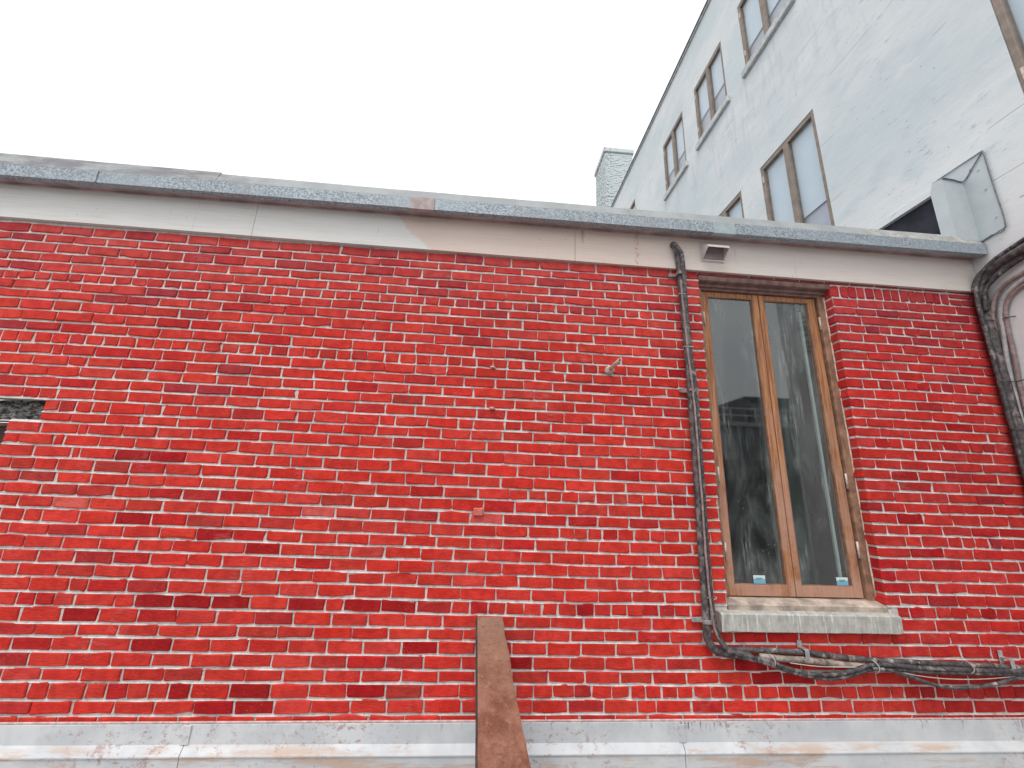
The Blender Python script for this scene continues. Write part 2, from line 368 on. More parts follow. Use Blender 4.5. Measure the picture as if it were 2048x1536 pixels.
M = dict(brick=m_brick(), mortar=m_mortar(), fascia=m_fascia(), galv=m_galv(), lip=m_coping_lip(), white=m_white(), wood=m_wood(),
         plank=m_plank(), flash=m_flash(), stone=m_stone(), lintel=m_lintel(), glass=m_glass(), pane=m_pane(),
         soffit=simple('soffit_board', (0.46, 0.34, 0.345), 0.8, 0.3, 6),
         cover=simple('brown_cover_strip', (0.40, 0.325, 0.315), 0.6, 0.25, 18),
         cover2=simple('grey_cover_strip', (0.36, 0.43, 0.45), 0.6, 0.15, 18),
         blackpipe=m_pipe('black_conduit', (0.04, 0.034, 0.035), (0.125, 0.108, 0.108), 22, (0.25, 0.205, 0.20)),
         cable=m_pipe('black_cable', (0.026, 0.024, 0.026), (0.10, 0.09, 0.092), 30, (0.27, 0.24, 0.235)),
         lashed=m_pipe('paint_flecked_cable', (0.035, 0.03, 0.033), (0.12, 0.11, 0.11), 26, (0.42, 0.39, 0.37)),
         pinkcable=m_pipe('dusty_pink_cable', (0.20, 0.145, 0.14), (0.33, 0.25, 0.24), 26),
         greycable=m_pipe('pale_grey_cable', (0.33, 0.32, 0.33), (0.46, 0.44, 0.44), 26),
         beigepipe=m_pipe('beige_pipe', (0.20, 0.16, 0.135), (0.42, 0.37, 0.32), 16, (0.08, 0.07, 0.065)),
         wire=simple('thin_white_wire', (0.55, 0.5, 0.46), 0.6), tie=simple('cable_tie', (0.50, 0.46, 0.45), 0.6),
         clip=simple('zinc_clip', (0.50, 0.49, 0.50), 0.4, 0.3, 30, 0.1, 0.5), hinge=simple('hinge_steel', (0.60, 0.50, 0.43), 0.45, 0.3, 40, 0.1, 0.2),
         stub=simple('painted_pipe_stub', (0.56, 0.40, 0.36), 0.6, 0.4, 40), hood=simple('vent_hood_plastic', (0.62, 0.56, 0.54), 0.5, 0.12, 12, 0.05),
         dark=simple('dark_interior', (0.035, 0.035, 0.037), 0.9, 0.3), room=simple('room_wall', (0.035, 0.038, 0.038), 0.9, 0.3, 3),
         mesh=simple('dark_fabric_screen', (0.022, 0.024, 0.038), 0.9, 0.5, 5, 0.3),
         taupe=simple('taupe_window_frame', (0.25, 0.20, 0.165), 0.65, 0.22, 9), blind=simple('pale_roller_blind', (0.62, 0.71, 0.78), 0.8, 0.03, 3, 0.02),
         net=simple('grey_net_curtain', (0.50, 0.53, 0.60), 0.8, 0.08, 3, 0.05), duct=simple('duct_sheet_metal', (0.46, 0.51, 0.53), 0.5, 0.08, 5, 0.05, 0.1),
         wsill=simple('grey_window_sill', (0.52, 0.54, 0.545), 0.8, 0.22, 12), cap=simple('dark_parapet_trim', (0.055, 0.055, 0.07), 0.6, 0.3),
         chimney=m_chimney(), headwood=simple('brown_head_moulding', (0.235, 0.14, 0.125), 0.7, 0.35, 18), jamb=simple('weathered_jamb', (0.30, 0.165, 0.105), 0.7, 0.4, 16),
         subsill=simple('bleached_timber', (0.50, 0.415, 0.345), 0.8, 0.45, 9, 0.3), caulk=simple('white_caulk', (0.66, 0.56, 0.47), 0.8, 0.3, 30),
         ground=simple('gravel_ground', (0.27, 0.26, 0.25), 0.95, 0.4, 3, 0.5), roofing=simple('roof_felt', (0.12, 0.12, 0.125), 0.95, 0.3, 4),
         strip=simple('pale_spacer_bar', (0.36, 0.44, 0.41), 0.5, 0.1), grey=simple('grey_render', (0.20, 0.21, 0.215), 0.9, 0.25, 1.5),
         rail=simple('steel_railing', (0.55, 0.57, 0.57), 0.4, 0.1, 20, 0.05, 0.4), dkglass=simple('dark_panel', (0.05, 0.055, 0.06), 0.4, 0.2),  # near-black panel for the neighbour's windows and stair tower
         oldframe=simple('dark_stained_frame', (0.06, 0.025, 0.018), 0.7, 0.4, 12),
         redblock=simple('pale_red_plaster', (0.62, 0.15, 0.12), 0.8, 0.3, 60),
         edge_shade=simple('grey_sealed_seam', (0.16, 0.17, 0.19), 0.7, 0.3, 30),
         plankedge=simple('grimy_plank_edge', (0.07, 0.055, 0.05), 0.9, 0.4, 20), flap=simple('vent_flap', (0.30, 0.25, 0.25), 0.6, 0.2),
         sealant=simple('pinkish_sealant', (0.62, 0.44, 0.42), 0.7, 0.3, 30))
t = NT('glass_sticker'); x_, y_, z_ = t.xyz()
zz = t.math('FRACT', t.math('MULTIPLY', t.math('SUBTRACT', z_, 1.16), 1.0))
M['sticker'] = t.fin(t.mix(t.ramp(z_, 1.180, 1.188), (0.16, 0.42, 0.58), (0.60, 0.70, 0.70)), 0.5)
M['ink'] = simple('sticker_ink', (0.10, 0.20, 0.26), 0.6)

# measured head joints of each course (metres along the wall) and bed joint offsets (mm)
ROWS_A = {1:[-4.77,-4.557,-4.345,-4.132,-3.92,-3.707,-3.495,-3.282,-3.07,-2.863,-2.651,-2.437,-2.218,-2.006,-1.791,-1.571,-1.348,-1.134,-0.919,-0.711,-0.491,-0.28,-0.065,0.149,0.366,0.592,0.806,1.017,1.221,1.407,1.632],2:[-4.875,-4.662,-4.45,-4.237,-4.025,-3.812,-3.6,-3.387,-3.171,-2.971,-2.753,-2.539,-2.334,-2.118,-1.9,-1.685,-1.469,-1.255,-1.052,-0.831,-0.616,-0.405,-0.195,0.023,0.231,0.457,0.67,0.878,1.09,1.301,1.511,1.632],3:[-4.771,-4.558,-4.346,-4.133,-3.921,-3.708,-3.496,-3.283,-3.065,-2.863,-2.648,-2.438,-2.215,-2.006,-1.788,-1.575,-1.365,-1.153,-0.936,-0.725,-0.515,-0.299,-0.078,0.125,0.339,0.561,0.77,0.987,1.203,1.418,1.632],4:[-4.843,-4.631,-4.418,-4.206,-3.993,-3.781,-3.568,-3.356,-3.155,-2.946,-2.735,-2.524,-2.303,-2.102,-1.886,-1.677,-1.459,-1.251,-1.038,-0.82,-0.614,-0.398,-0.181,0.02,0.232,0.446,0.666,0.875,1.097,1.303,1.513,1.632],5:[-4.81,-4.598,-4.385,-4.173,-3.96,-3.748,-3.535,-3.323,-3.121,-2.929,-2.714,-2.498,-2.276,-2.065,-1.838,-1.617,-1.399,-1.184,-0.963,-0.759,-0.537,-0.31,-0.095,0.117,0.342,0.556,0.776,0.989,1.206,1.424,1.632],6:[-4.751,-4.642,-4.534,-4.425,-4.317,-4.208,-4.1,-3.991,-3.883,-3.774,-3.666,-3.557,-3.449,-3.34,-3.243,-3.143,-3.042,-2.926,-2.833,-2.724,-2.622,-2.511,-2.408,-2.297,-2.182,-2.084,-1.981,-1.873,-1.764,-1.649,-1.547,-1.441,-1.337,-1.217,-1.118,-1.014,-0.909,-0.802,-0.693,-0.579,-0.479,-0.373,-0.26,-0.156,-0.038,0.057,0.17,0.28,0.382,0.498,0.598,0.701,0.811,0.919,1.027,1.133,1.24,1.349,1.559,1.632],7:[-4.74,-4.527,-4.315,-4.102,-3.89,-3.677,-3.465,-3.252,-3.036,-2.826,-2.618,-2.397,-2.186,-1.978,-1.773,-1.558,-1.346,-1.135,-0.922,-0.701,-0.5,-0.289,-0.065,0.142,0.36,0.564,0.783,0.989,1.198,1.414,1.632],8:[-4.842,-4.629,-4.417,-4.204,-3.992,-3.779,-3.567,-3.354,-3.142,-2.934,-2.721,-2.505,-2.293,-2.085,-1.878,-1.664,-1.443,-1.23,-1.018,-0.814,-0.597,-0.383,-0.173,0.041,0.25,0.463,0.676,0.886,1.094,1.311,1.521,1.632],9:[-4.875,-4.663,-4.45,-4.238,-4.025,-3.813,-3.6,-3.388,-3.175,-2.96,-2.786,-2.58,-2.361,-2.15,-1.953,-1.731,-1.521,-1.316,-1.115,-0.893,-0.694,-0.472,-0.267,-0.066,0.146,0.362,0.571,0.783,0.989,1.203,1.413,1.632],10:[-4.831,-4.619,-4.406,-4.194,-3.981,-3.769,-3.556,-3.344,-3.131,-2.913,-2.682,-2.477,-2.272,-2.051,-1.855,-1.635,-1.437,-1.219,-1.011,-0.802,-0.598,-0.385,-0.186,0.029,0.232,0.448,0.655,0.859,1.072,1.276,1.486,1.632],11:[-4.783,-4.571,-4.358,-4.146,-3.933,-3.721,-3.508,-3.296,-3.083,-2.869,-2.654,-2.44,-2.233,-2.019,-1.797,-1.584,-1.365,-1.155,-0.947,-0.73,-0.51,-0.3,-0.093,0.133,0.347,0.55,0.771,0.984,1.195,1.411,1.632],12:[-4.728,-4.62,-4.511,-4.403,-4.294,-4.186,-4.077,-3.969,-3.86,-3.752,-3.643,-3.535,-3.426,-3.318,-3.209,-3.108,-3.009,-2.904,-2.793,-2.691,-2.577,-2.475,-2.366,-2.253,-2.137,-2.04,-1.93,-1.814,-1.701,-1.597,-1.488,-1.373,-1.265,-1.165,-1.045,-0.945,-0.834,-0.717,-0.614,-0.499,-0.398,-0.279,-0.18,-0.071,0.044,0.151,0.263,0.377,0.484,0.584,0.697,0.81,0.919,1.02,1.125,1.235,1.338,1.548,1.632],13:[-4.78,-4.567,-4.355,-4.142,-3.93,-3.717,-3.505,-3.292,-3.08,-2.876,-2.806,-2.603,-2.389,-2.181,-1.976,-1.763,-1.544,-1.34,-1.123,-0.909,-0.703,-0.492,-0.282,-0.075,0.144,0.349,0.566,0.768,0.982,1.195,1.407,1.632],14:[-4.883,-4.67,-4.458,-4.245,-4.033,-3.82,-3.608,-3.395,-3.183,-2.97,-2.753,-2.632,-2.421,-2.216,-2.011,-1.808,-1.592,-1.391,-1.179,-0.979,-0.773,-0.565,-0.348,-0.15,0.067,0.267,0.477,0.681,0.891,1.104,1.311,1.521,1.632],15:[-4.775,-4.563,-4.35,-4.138,-3.925,-3.713,-3.5,-3.288,-3.075,-2.858,-2.661,-2.445,-2.238,-2.019,-1.797,-1.593,-1.372,-1.163,-0.949,-0.738,-0.524,-0.296,-0.084,0.13,0.345,0.561,0.764,0.984,1.197,1.409,1.632],16:[-4.882,-4.669,-4.457,-4.244,-4.032,-3.819,-3.607,-3.394,-3.182,-2.969,-2.761,-2.546,-2.332,-2.121,-1.908,-1.69,-1.48,-1.265,-1.065,-0.845,-0.632,-0.419,-0.208,0.007,0.212,0.433,0.638,0.852,1.061,1.279,1.489,1.632],17:[-4.873,-4.661,-4.448,-4.236,-4.023,-3.811,-3.598,-3.386,-3.173,-2.961,-2.86,-2.754,-2.535,-2.327,-2.116,-1.912,-1.711,-1.505,-1.297,-1.086,-0.874,-0.668,-0.468,-0.261,-0.049,0.151,0.359,0.561,0.77,0.981,1.2,1.405,1.632],18:[-2.813,-2.72,-2.618,-2.52,-2.412,-2.198,-2.091,-1.981,-1.878,-1.657,-1.453,-1.24,-1.133,-0.917,-0.702,-0.594,-0.38,-0.17,-0.066,0.148,0.262,0.469,0.689,0.897,1.004,1.111,1.22,1.324,1.438,1.632],19:[-2.814,-2.624,-2.417,-2.202,-1.981,-1.772,-1.56,-1.348,-1.142,-0.93,-0.713,-0.505,-0.284,-0.081,0.136,0.343,0.568,0.77,0.987,1.199,1.413,1.632],20:[-2.996,-2.783,-2.567,-2.507,-2.297,-2.088,-1.875,-1.66,-1.451,-1.242,-1.02,-0.814,-0.602,-0.394,-0.181,0.028,0.238,0.462,0.664,0.879,1.095,1.307,1.517,1.632],21:[-2.994,-2.889,-2.685,-2.626,-2.419,-2.203,-1.995,-1.774,-1.571,-1.357,-1.137,-0.932,-0.715,-0.505,-0.279,-0.071,0.147,0.355,0.572,0.787,0.995,1.21,1.411,1.632],22:[-4.907,-4.695,-4.482,-4.27,-4.057,-3.845,-3.632,-3.42,-3.207,-2.995,-2.782,-2.564,-2.513,-2.303,-2.093,-1.876,-1.669,-1.453,-1.234,-1.03,-0.81,-0.599,-0.393,-0.176,0.037,0.241,0.458,0.673,0.881,1.084,1.299,1.509,1.632],23:[-4.799,-4.587,-4.374,-4.162,-3.949,-3.737,-3.524,-3.312,-3.099,-2.887,-2.622,-2.41,-2.194,-1.986,-1.769,-1.557,-1.355,-1.14,-0.927,-0.718,-0.493,-0.294,-0.078,0.136,0.355,0.567,0.769,0.985,1.196,1.412,1.632],24:[-4.726,-4.513,-4.301,-4.088,-3.876,-3.663,-3.451,-3.238,-3.026,-2.813,-2.607,-2.406,-2.188,-1.967,-1.752,-1.544,-1.318,-1.106,-0.885,-0.674,-0.455,-0.235,-0.012,0.199,0.32,0.436,0.541,0.659,0.776,0.895,0.994,1.098,1.203,1.306,1.406,1.632],25:[-4.79,-4.577,-4.365,-4.152,-3.94,-3.727,-3.515,-3.302,-3.09,-2.877,-2.674,-2.463,-2.25,-2.041,-1.847,-1.63,-1.429,-1.221,-1.006,-0.804,-0.587,-0.381,-0.177,0.028,0.232,0.445,0.646,0.86,1.087,1.303,1.513,1.632],26:[-4.901,-4.689,-4.476,-4.264,-4.051,-3.839,-3.626,-3.414,-3.201,-2.989,-2.776,-2.58,-2.371,-2.16,-1.949,-1.742,-1.533,-1.315,-1.11,-0.901,-0.686,-0.476,-0.258,-0.056,0.162,0.374,0.584,0.787,0.999,1.206,1.413,1.632],27:[-4.847,-4.635,-4.422,-4.21,-3.997,-3.785,-3.572,-3.36,-3.147,-2.935,-2.722,-2.622,-2.411,-2.204,-1.993,-1.785,-1.571,-1.357,-1.146,-0.936,-0.726,-0.52,-0.301,-0.093,0.115,0.327,0.534,0.634,0.718,0.815,0.92,1.029,1.135,1.235,1.342,1.552,1.632],28:[-4.902,-4.69,-4.477,-4.265,-4.052,-3.84,-3.627,-3.415,-3.202,-2.99,-2.777,-2.557,-2.34,-2.137,-1.925,-1.715,-1.499,-1.302,-1.092,-0.875,-0.677,-0.456,-0.257,-0.044,0.166,0.378,0.575,0.794,0.998,1.204,1.416,1.632],29:[-4.795,-4.583,-4.37,-4.158,-3.945,-3.733,-3.52,-3.308,-3.095,-2.883,-2.67,-2.46,-2.25,-2.036,-1.836,-1.615,-1.413,-1.202,-0.995,-0.78,-0.57,-0.351,-0.146,0.061,0.28,0.479,0.69,0.904,1.118,1.307,1.517,1.632],30:[-4.892,-4.679,-4.467,-4.254,-4.042,-3.829,-3.617,-3.404,-3.192,-2.979,-2.767,-2.574,-2.37,-2.153,-1.945,-1.73,-1.532,-1.31,-1.102,-0.891,-0.678,-0.477,-0.265,-0.055,0.161,0.373,0.584,0.792,1.005,1.208,1.413,1.632],31:[-4.783,-4.571,-4.358,-4.146,-3.933,-3.721,-3.508,-3.296,-3.083,-2.871,-2.658,-2.445,-2.241,-2.028,-1.817,-1.608,-1.409,-1.197,-0.987,-0.777,-0.563,-0.358,-0.143,0.063,0.273,0.487,0.7,0.904,1.117,1.329,1.539,1.632],32:[-4.906,-4.693,-4.481,-4.268,-4.056,-3.843,-3.631,-3.418,-3.206,-2.993,-2.781,-2.568,-2.356,-2.253,-2.038,-1.812,-1.606,-1.392,-1.172,-0.946,-0.73,-0.51,-0.3,-0.089,0.132,0.355,0.567,0.781,1.003,1.216,1.418,1.632],33:[-4.741,-4.528,-4.316,-4.103,-3.891,-3.678,-3.466,-3.253,-3.041,-2.828,-2.616,-2.515,-2.414,-2.303,-2.083,-1.973,-1.76,-1.547,-1.328,-1.109,-0.889,-0.783,-0.561,-0.349,-0.136,-0.023,0.09,0.2,0.311,0.424,0.525,0.642,0.757,0.864,0.965,1.07,1.171,1.275,1.38,1.535],34:[-4.905,-4.693,-4.48,-4.268,-4.055,-3.843,-3.63,-3.418,-3.205,-2.993,-2.78,-2.568,-2.353,-2.157,-1.944,-1.723,-1.503,-1.282,-1.064,-0.841,-0.628,-0.407,-0.183,0.034,0.259,0.477,0.687,0.909,1.122,1.334,1.535],35:[-4.803,-4.59,-4.378,-4.165,-3.953,-3.74,-3.528,-3.315,-3.103,-2.89,-2.678,-2.465,-2.243,-2.026,-1.805,-1.586,-1.369,-1.144,-0.934,-0.712,-0.498,-0.268,-0.053,0.171,0.378,0.605,0.821,1.027,1.237,1.449,1.652,1.874,2.086,2.285,2.508,2.717,2.924,3.131,3.345,3.552,3.765,3.977,4.03],36:[-4.91,-4.697,-4.485,-4.272,-4.06,-3.847,-3.635,-3.422,-3.21,-2.997,-2.785,-2.572,-2.36,-2.154,-1.935,-1.718,-1.505,-1.291,-1.068,-0.845,-0.637,-0.416,-0.201,0.022,0.243,0.459,0.668,0.888,1.096,1.304,1.513,1.716,1.933,2.148,2.357,2.556,2.771,2.976,3.19,3.407,3.608,3.825,4.03],37:[-4.793,-4.581,-4.368,-4.156,-3.943,-3.731,-3.518,-3.306,-3.093,-2.881,-2.668,-2.456,-2.248,-2.022,-1.805,-1.595,-1.366,-1.147,-0.927,-0.722,-0.503,-0.28,-0.058,0.159,0.374,0.6,0.817,0.996,1.205,1.425,1.641,1.857,2.075,2.294,2.503,2.725,2.938,3.155,3.382,3.593,3.81,4.03],38:[-4.906,-4.694,-4.481,-4.269,-4.056,-3.844,-3.631,-3.419,-3.206,-2.994,-2.781,-2.569,-2.367,-2.163,-1.946,-1.722,-1.509,-1.283,-1.071,-0.839,-0.631,-0.403,-0.187,0.031,0.249,0.469,0.694,0.91,1.11,1.324,1.533,1.741,1.945,2.158,2.36,2.573,2.783,2.99,3.199,3.407,3.609,3.828,4.03],39:[-4.75,-4.537,-4.325,-4.112,-3.9,-3.687,-3.475,-3.262,-3.05,-2.837,-2.625,-2.412,-2.306,-2.118,-2.01,-1.897,-1.789,-1.678,-1.565,-1.353,-1.131,-0.916,-0.705,-0.484,-0.275,-0.06,0.165,0.27,0.381,0.497,0.626,0.731,0.855,0.967,1.062,1.161,1.262,1.363,1.472,1.577,1.679,1.786,1.903,2.002,2.106,2.216,2.326,2.427,2.531,2.647,2.744,2.85,2.956,3.077,3.176,3.287,3.391,3.503,3.601,3.708,3.819,3.916,4.03],40:[-4.706,-4.494,-4.281,-4.069,-3.856,-3.644,-3.431,-3.219,-3.006,-2.794,-2.581,-2.369,-2.16,-1.95,-1.733,-1.524,-1.313,-1.095,-0.891,-0.675,-0.468,-0.26,-0.044,0.165,0.374,0.589,0.804,1.01,1.126,1.345,1.546,1.757,1.968,2.175,2.383,2.582,2.793,3.003,3.202,3.416,3.611,3.829,4.03],41:[-4.761,-4.549,-4.336,-4.124,-3.911,-3.699,-3.486,-3.274,-3.061,-2.849,-2.636,-2.424,-2.221,-2.018,-1.807,-1.599,-1.394,-1.189,-0.987,-0.776,-0.567,-0.365,-0.158,0.053,0.25,0.458,0.66,0.873,1.071,1.286,1.502,1.71,1.922,2.127,2.337,2.552,2.769,2.973,3.185,3.396,3.613,3.814,4.03]}
ROWS_B = {3:[2.73,2.947,3.163,3.38,3.601,3.802,4.03],4:[2.73,2.913,3.09,3.276,3.495,3.703,3.905,4.03],5:[2.73,2.95,3.176,3.384,3.593,3.805,4.03],6:[2.73,2.843,2.968,3.088,3.187,3.3,3.409,3.523,3.619,3.725,3.834,4.03],7:[2.73,2.935,3.136,3.347,3.581,3.782,4.03],8:[2.73,3.033,3.248,3.473,3.69,3.902,4.03],9:[2.73,2.943,3.144,3.365,3.582,3.796,4.03],10:[2.73,2.891,3.053,3.261,3.475,3.691,3.904,4.03],11:[2.73,2.943,3.16,3.373,3.58,3.792,4.03],12:[2.73,2.86,2.99,3.096,3.199,3.306,3.413,3.506,3.608,3.717,3.825,4.03],13:[2.73,2.939,3.138,3.363,3.574,3.786,4.03],14:[2.73,3.045,3.26,3.473,3.687,3.9,4.03],15:[2.73,2.919,3.155,3.37,3.579,3.792,4.03],16:[2.73,3.041,3.263,3.467,3.682,3.894,4.03],17:[2.73,2.922,3.159,3.375,3.577,3.789,4.03],18:[2.73,2.866,2.975,3.08,3.19,3.307,3.408,3.51,3.615,3.723,3.831,4.03],19:[2.73,2.931,3.163,3.368,3.571,3.784,4.03],20:[2.73,3.037,3.247,3.465,3.678,3.89,4.03],21:[2.73,2.944,3.155,3.364,3.574,3.78,4.03],22:[2.73,2.988,3.244,3.462,3.668,3.883,4.03],23:[2.73,2.931,3.145,3.352,3.565,3.774,3.986,4.03],24:[2.73,3.001,3.26,3.465,3.682,3.895,4.03],25:[2.73,2.926,3.122,3.345,3.562,3.777,3.99,4.03],26:[2.73,2.995,3.253,3.471,3.684,3.896,4.03],27:[2.73,2.958,3.074,3.275,3.381,3.479,3.58,3.672,3.774,3.987,4.03],28:[2.73,2.973,3.226,3.444,3.663,3.875,4.03],29:[2.73,2.932,3.121,3.338,3.558,3.773,3.986,4.03],30:[2.73,3.013,3.233,3.448,3.654,3.867,4.03],31:[2.73,2.92,3.119,3.334,3.551,3.763,3.976,4.03],32:[2.73,3.034,3.244,3.453,3.67,3.883,4.03],33:[2.8,2.883,2.977,3.077,3.18,3.291,3.397,3.507,3.61,3.718,3.826,4.03],34:[2.8,3.05,3.261,3.445,3.657,3.87,4.03]}
BED = [[-16,0,0],[-18,-17,0],[-9,-6,-1],[-14,-8,-5],[-9,-4,0],[-8,0,1],[-1,4,3],[2,5,0],[10,3,0],[6,0,3],[3,0,6],[3,-6,7],[-1,-6,2],[-2,-3,-3],[-1,-1,-2],[0,4,-3],[3,4,3],[3,3,5],[-5,5,2],[4,10,-1],[8,8,1],[9,1,1],[8,-3,2],[6,-7,1],[7,-5,7],[12,-13,1],[13,-11,7],[3,-13,5],[9,-13,7],[10,-12,10],[6,-11,10],[9,-8,10],[6,-8,9],[3,-10,10],[-8,-8,7],[-1,-3,6],[-2,-4,0],[-5,-3,0],[1,-1,0],[-15,1,0],[-12,0,0]]

# ================================================================== SETTING
def wz(r): return r + H            # height above eye level -> height above ground
gm = mesh_obj('ground', [(-400, -400, 0), (400, -400, 0), (400, 400, 0), (-400, 400, 0)], [(0, 1, 2, 3)], M['ground'])
tag(gm, kind='structure')

def holed_wall(fix, axis, us, vs, holes, depth, mat, name, parent):
    """flat wall in the plane axis=fix with rectangular holes (u0,v0,u1,v1) and reveals going back by depth"""
    U = sorted(set([us[0], us[1]] + [h[0] for h in holes] + [h[2] for h in holes])); V = sorted(set([vs[0], vs[1]] + [h[1] for h in holes] + [h[3] for h in holes]))
    bm = bmesh.new()
    def mk(u, v, w=0.0): return bm.verts.new((u, fix+w, v) if axis == 'y' else (fix+w, u, v))
    for i in range(len(U)-1):
        for j in range(len(V)-1):
            cu, cv = (U[i]+U[i+1])/2, (V[j]+V[j+1])/2
            if any(h[0] < cu < h[2] and h[1] < cv < h[3] for h in holes): continue
            bm.faces.new([mk(U[i], V[j]), mk(U[i+1], V[j]), mk(U[i+1], V[j+1]), mk(U[i], V[j+1])])
    for u0, v0, u1, v1 in holes:
        for (a, b), (c, d) in (((u0, v0), (u1, v0)), ((u1, v0), (u1, v1)), ((u1, v1), (u0, v1)), ((u0, v1), (u0, v0))):
            bm.faces.new([mk(a, b), mk(c, d), mk(c, d, depth), mk(a, b, depth)])
    bmesh.ops.remove_doubles(bm, verts=bm.verts, dist=1e-5)
    return bm_obj(name, bm, mat, parent)

# ================================================================== BRICK BUILDING
bb = empty('brick_building', (0, D+1.5, 0)); bb.matrix_world = Matrix.Identity(4)
bb.location = (0, 0, 0)
tag(bb, 'low red brick building with pale fascia, galvanised coping and a tall timber window', 'building')
Z0 = wz(1.7290)
OL, OR = 1.632, 2.732          # window opening
XL, XR = -4.7, 4.03
OPX = -2.985; LEX = -2.812                    # edge of the opening cut off by the left of the picture
COLX = (-3.0, 0.8, 3.2)
for k in range(36, 41): BED[k][2] = 40-k
BED[0][1] = -10; BED[0][2] = -2; BED[1][2] = -1
def J(k, X):
    z = Z0 - 0.075*k
    if 0 <= k <= 40:
        a, b, c = BED[k]
        if X < COLX[1]: t = min(max((X-COLX[0])/(COLX[1]-COLX[0]), 0), 1); v = a+(b-a)*t
        else: t = min(max((X-COLX[1])/(COLX[2]-COLX[1]), 0), 1); v = b+(c-b)*t
        z += v*0.001
    return z + 0.0035*mnoise.noise(Vector((X*1.6, k*3.7, 0.5))) + 0.0015*mnoise.noise(Vector((X*6.0, k*5.1, 9.5)))

DARKS = [(185,1230,'deep'),(287,1203,'deep'),(392,1207,'deep'),(425,1208,'dull'),(480,1207,'deep'),(592,1210,'deep'),(760,1212,'deep'),(790,1212,'deep'),(1170,1220,'deep'),(450,1070,'deep'),
 (520,1098,'deep'),(270,910,'deep'),(340,913,'deep'),(150,1140,'dull'),(262,1032,'deep'),(190,985,'dull'),(110,990,'dull'),(280,1008,'dull'),(245,935,'dull'),(415,1033,'dull'),
 (865,1297,'deep'),(480,1387,'deep'),(385,1388,'deep'),(415,1418,'deep'),(525,1418,'deep'),(290,1295,'deep'),(725,1387,'deep'),(55,527,'plum'),(25,645,'plum'),(50,470,'plum'),
 (280,470,'plum'),(590,540,'dull'),(330,585,'plum'),(450,745,'plum'),(430,775,'plum'),(365,772,'plum'),(585,1048,'dull'),(240,605,'plum'),(310,600,'plum'),(1010,1030,'light'),
 (60,925,'dull'),(75,955,'dull'),(1540,1340,'deep'),(1480,1325,'deep'),(1600,1360,'deep'),(1880,1100,'deep'),(2000,1090,'plum'),(1925,760,'plum'),(1010,720,'dull'),(790,800,'dull'),
 (930,605,'plum'),(1060,605,'plum'),(905,640,'dull'),(1030,875,'dull'),(700,1010,'dull'),(380,1360,'dull'),(155,1010,'light'),(640,1020,'light'),(830,560,'plum'),(120,610,'dull'),
 (1020,1320,'deep'),(1055,1260,'dull'),(1045,1352,'dull'),(490,1265,'dull'),(1005,1380,'deep'),(1350,745,'deep'),(660,1340,'dull'),(830,1385,'dull'),(1900,850,'deep'),(1800,1035,'deep'),(1990,1240,'deep')]  # bricks at the plank's right edge carry its shadow in their tints
def tint_for(X, Z, cx, cy):
    r = random.random(); v = random.gauss(1.0, 0.055); g = random.uniform(0.8, 1.25)
    v *= 1+0.16*mnoise.noise(Vector((X*0.8+3, Z*1.3, 4.2))); c = [0.60*v, 0.036*v*g, 0.024*v*g*random.uniform(0.92, 1.12)]
    if r < 0.06: c = [0.46*v, 0.028*v, 0.026*v]
    elif r < 0.13: c = [0.62*v, 0.052*v, 0.040*v]
    elif r < 0.20: c = [0.50*v, 0.018*v, 0.017*v]
    # lens haze painted in under the eaves, the courses by the corner a deeper red
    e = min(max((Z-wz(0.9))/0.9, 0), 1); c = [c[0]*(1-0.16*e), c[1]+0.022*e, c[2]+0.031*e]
    if X > OR: c = [c[0]*0.84, c[1]*0.72, c[2]*0.85]
    return c

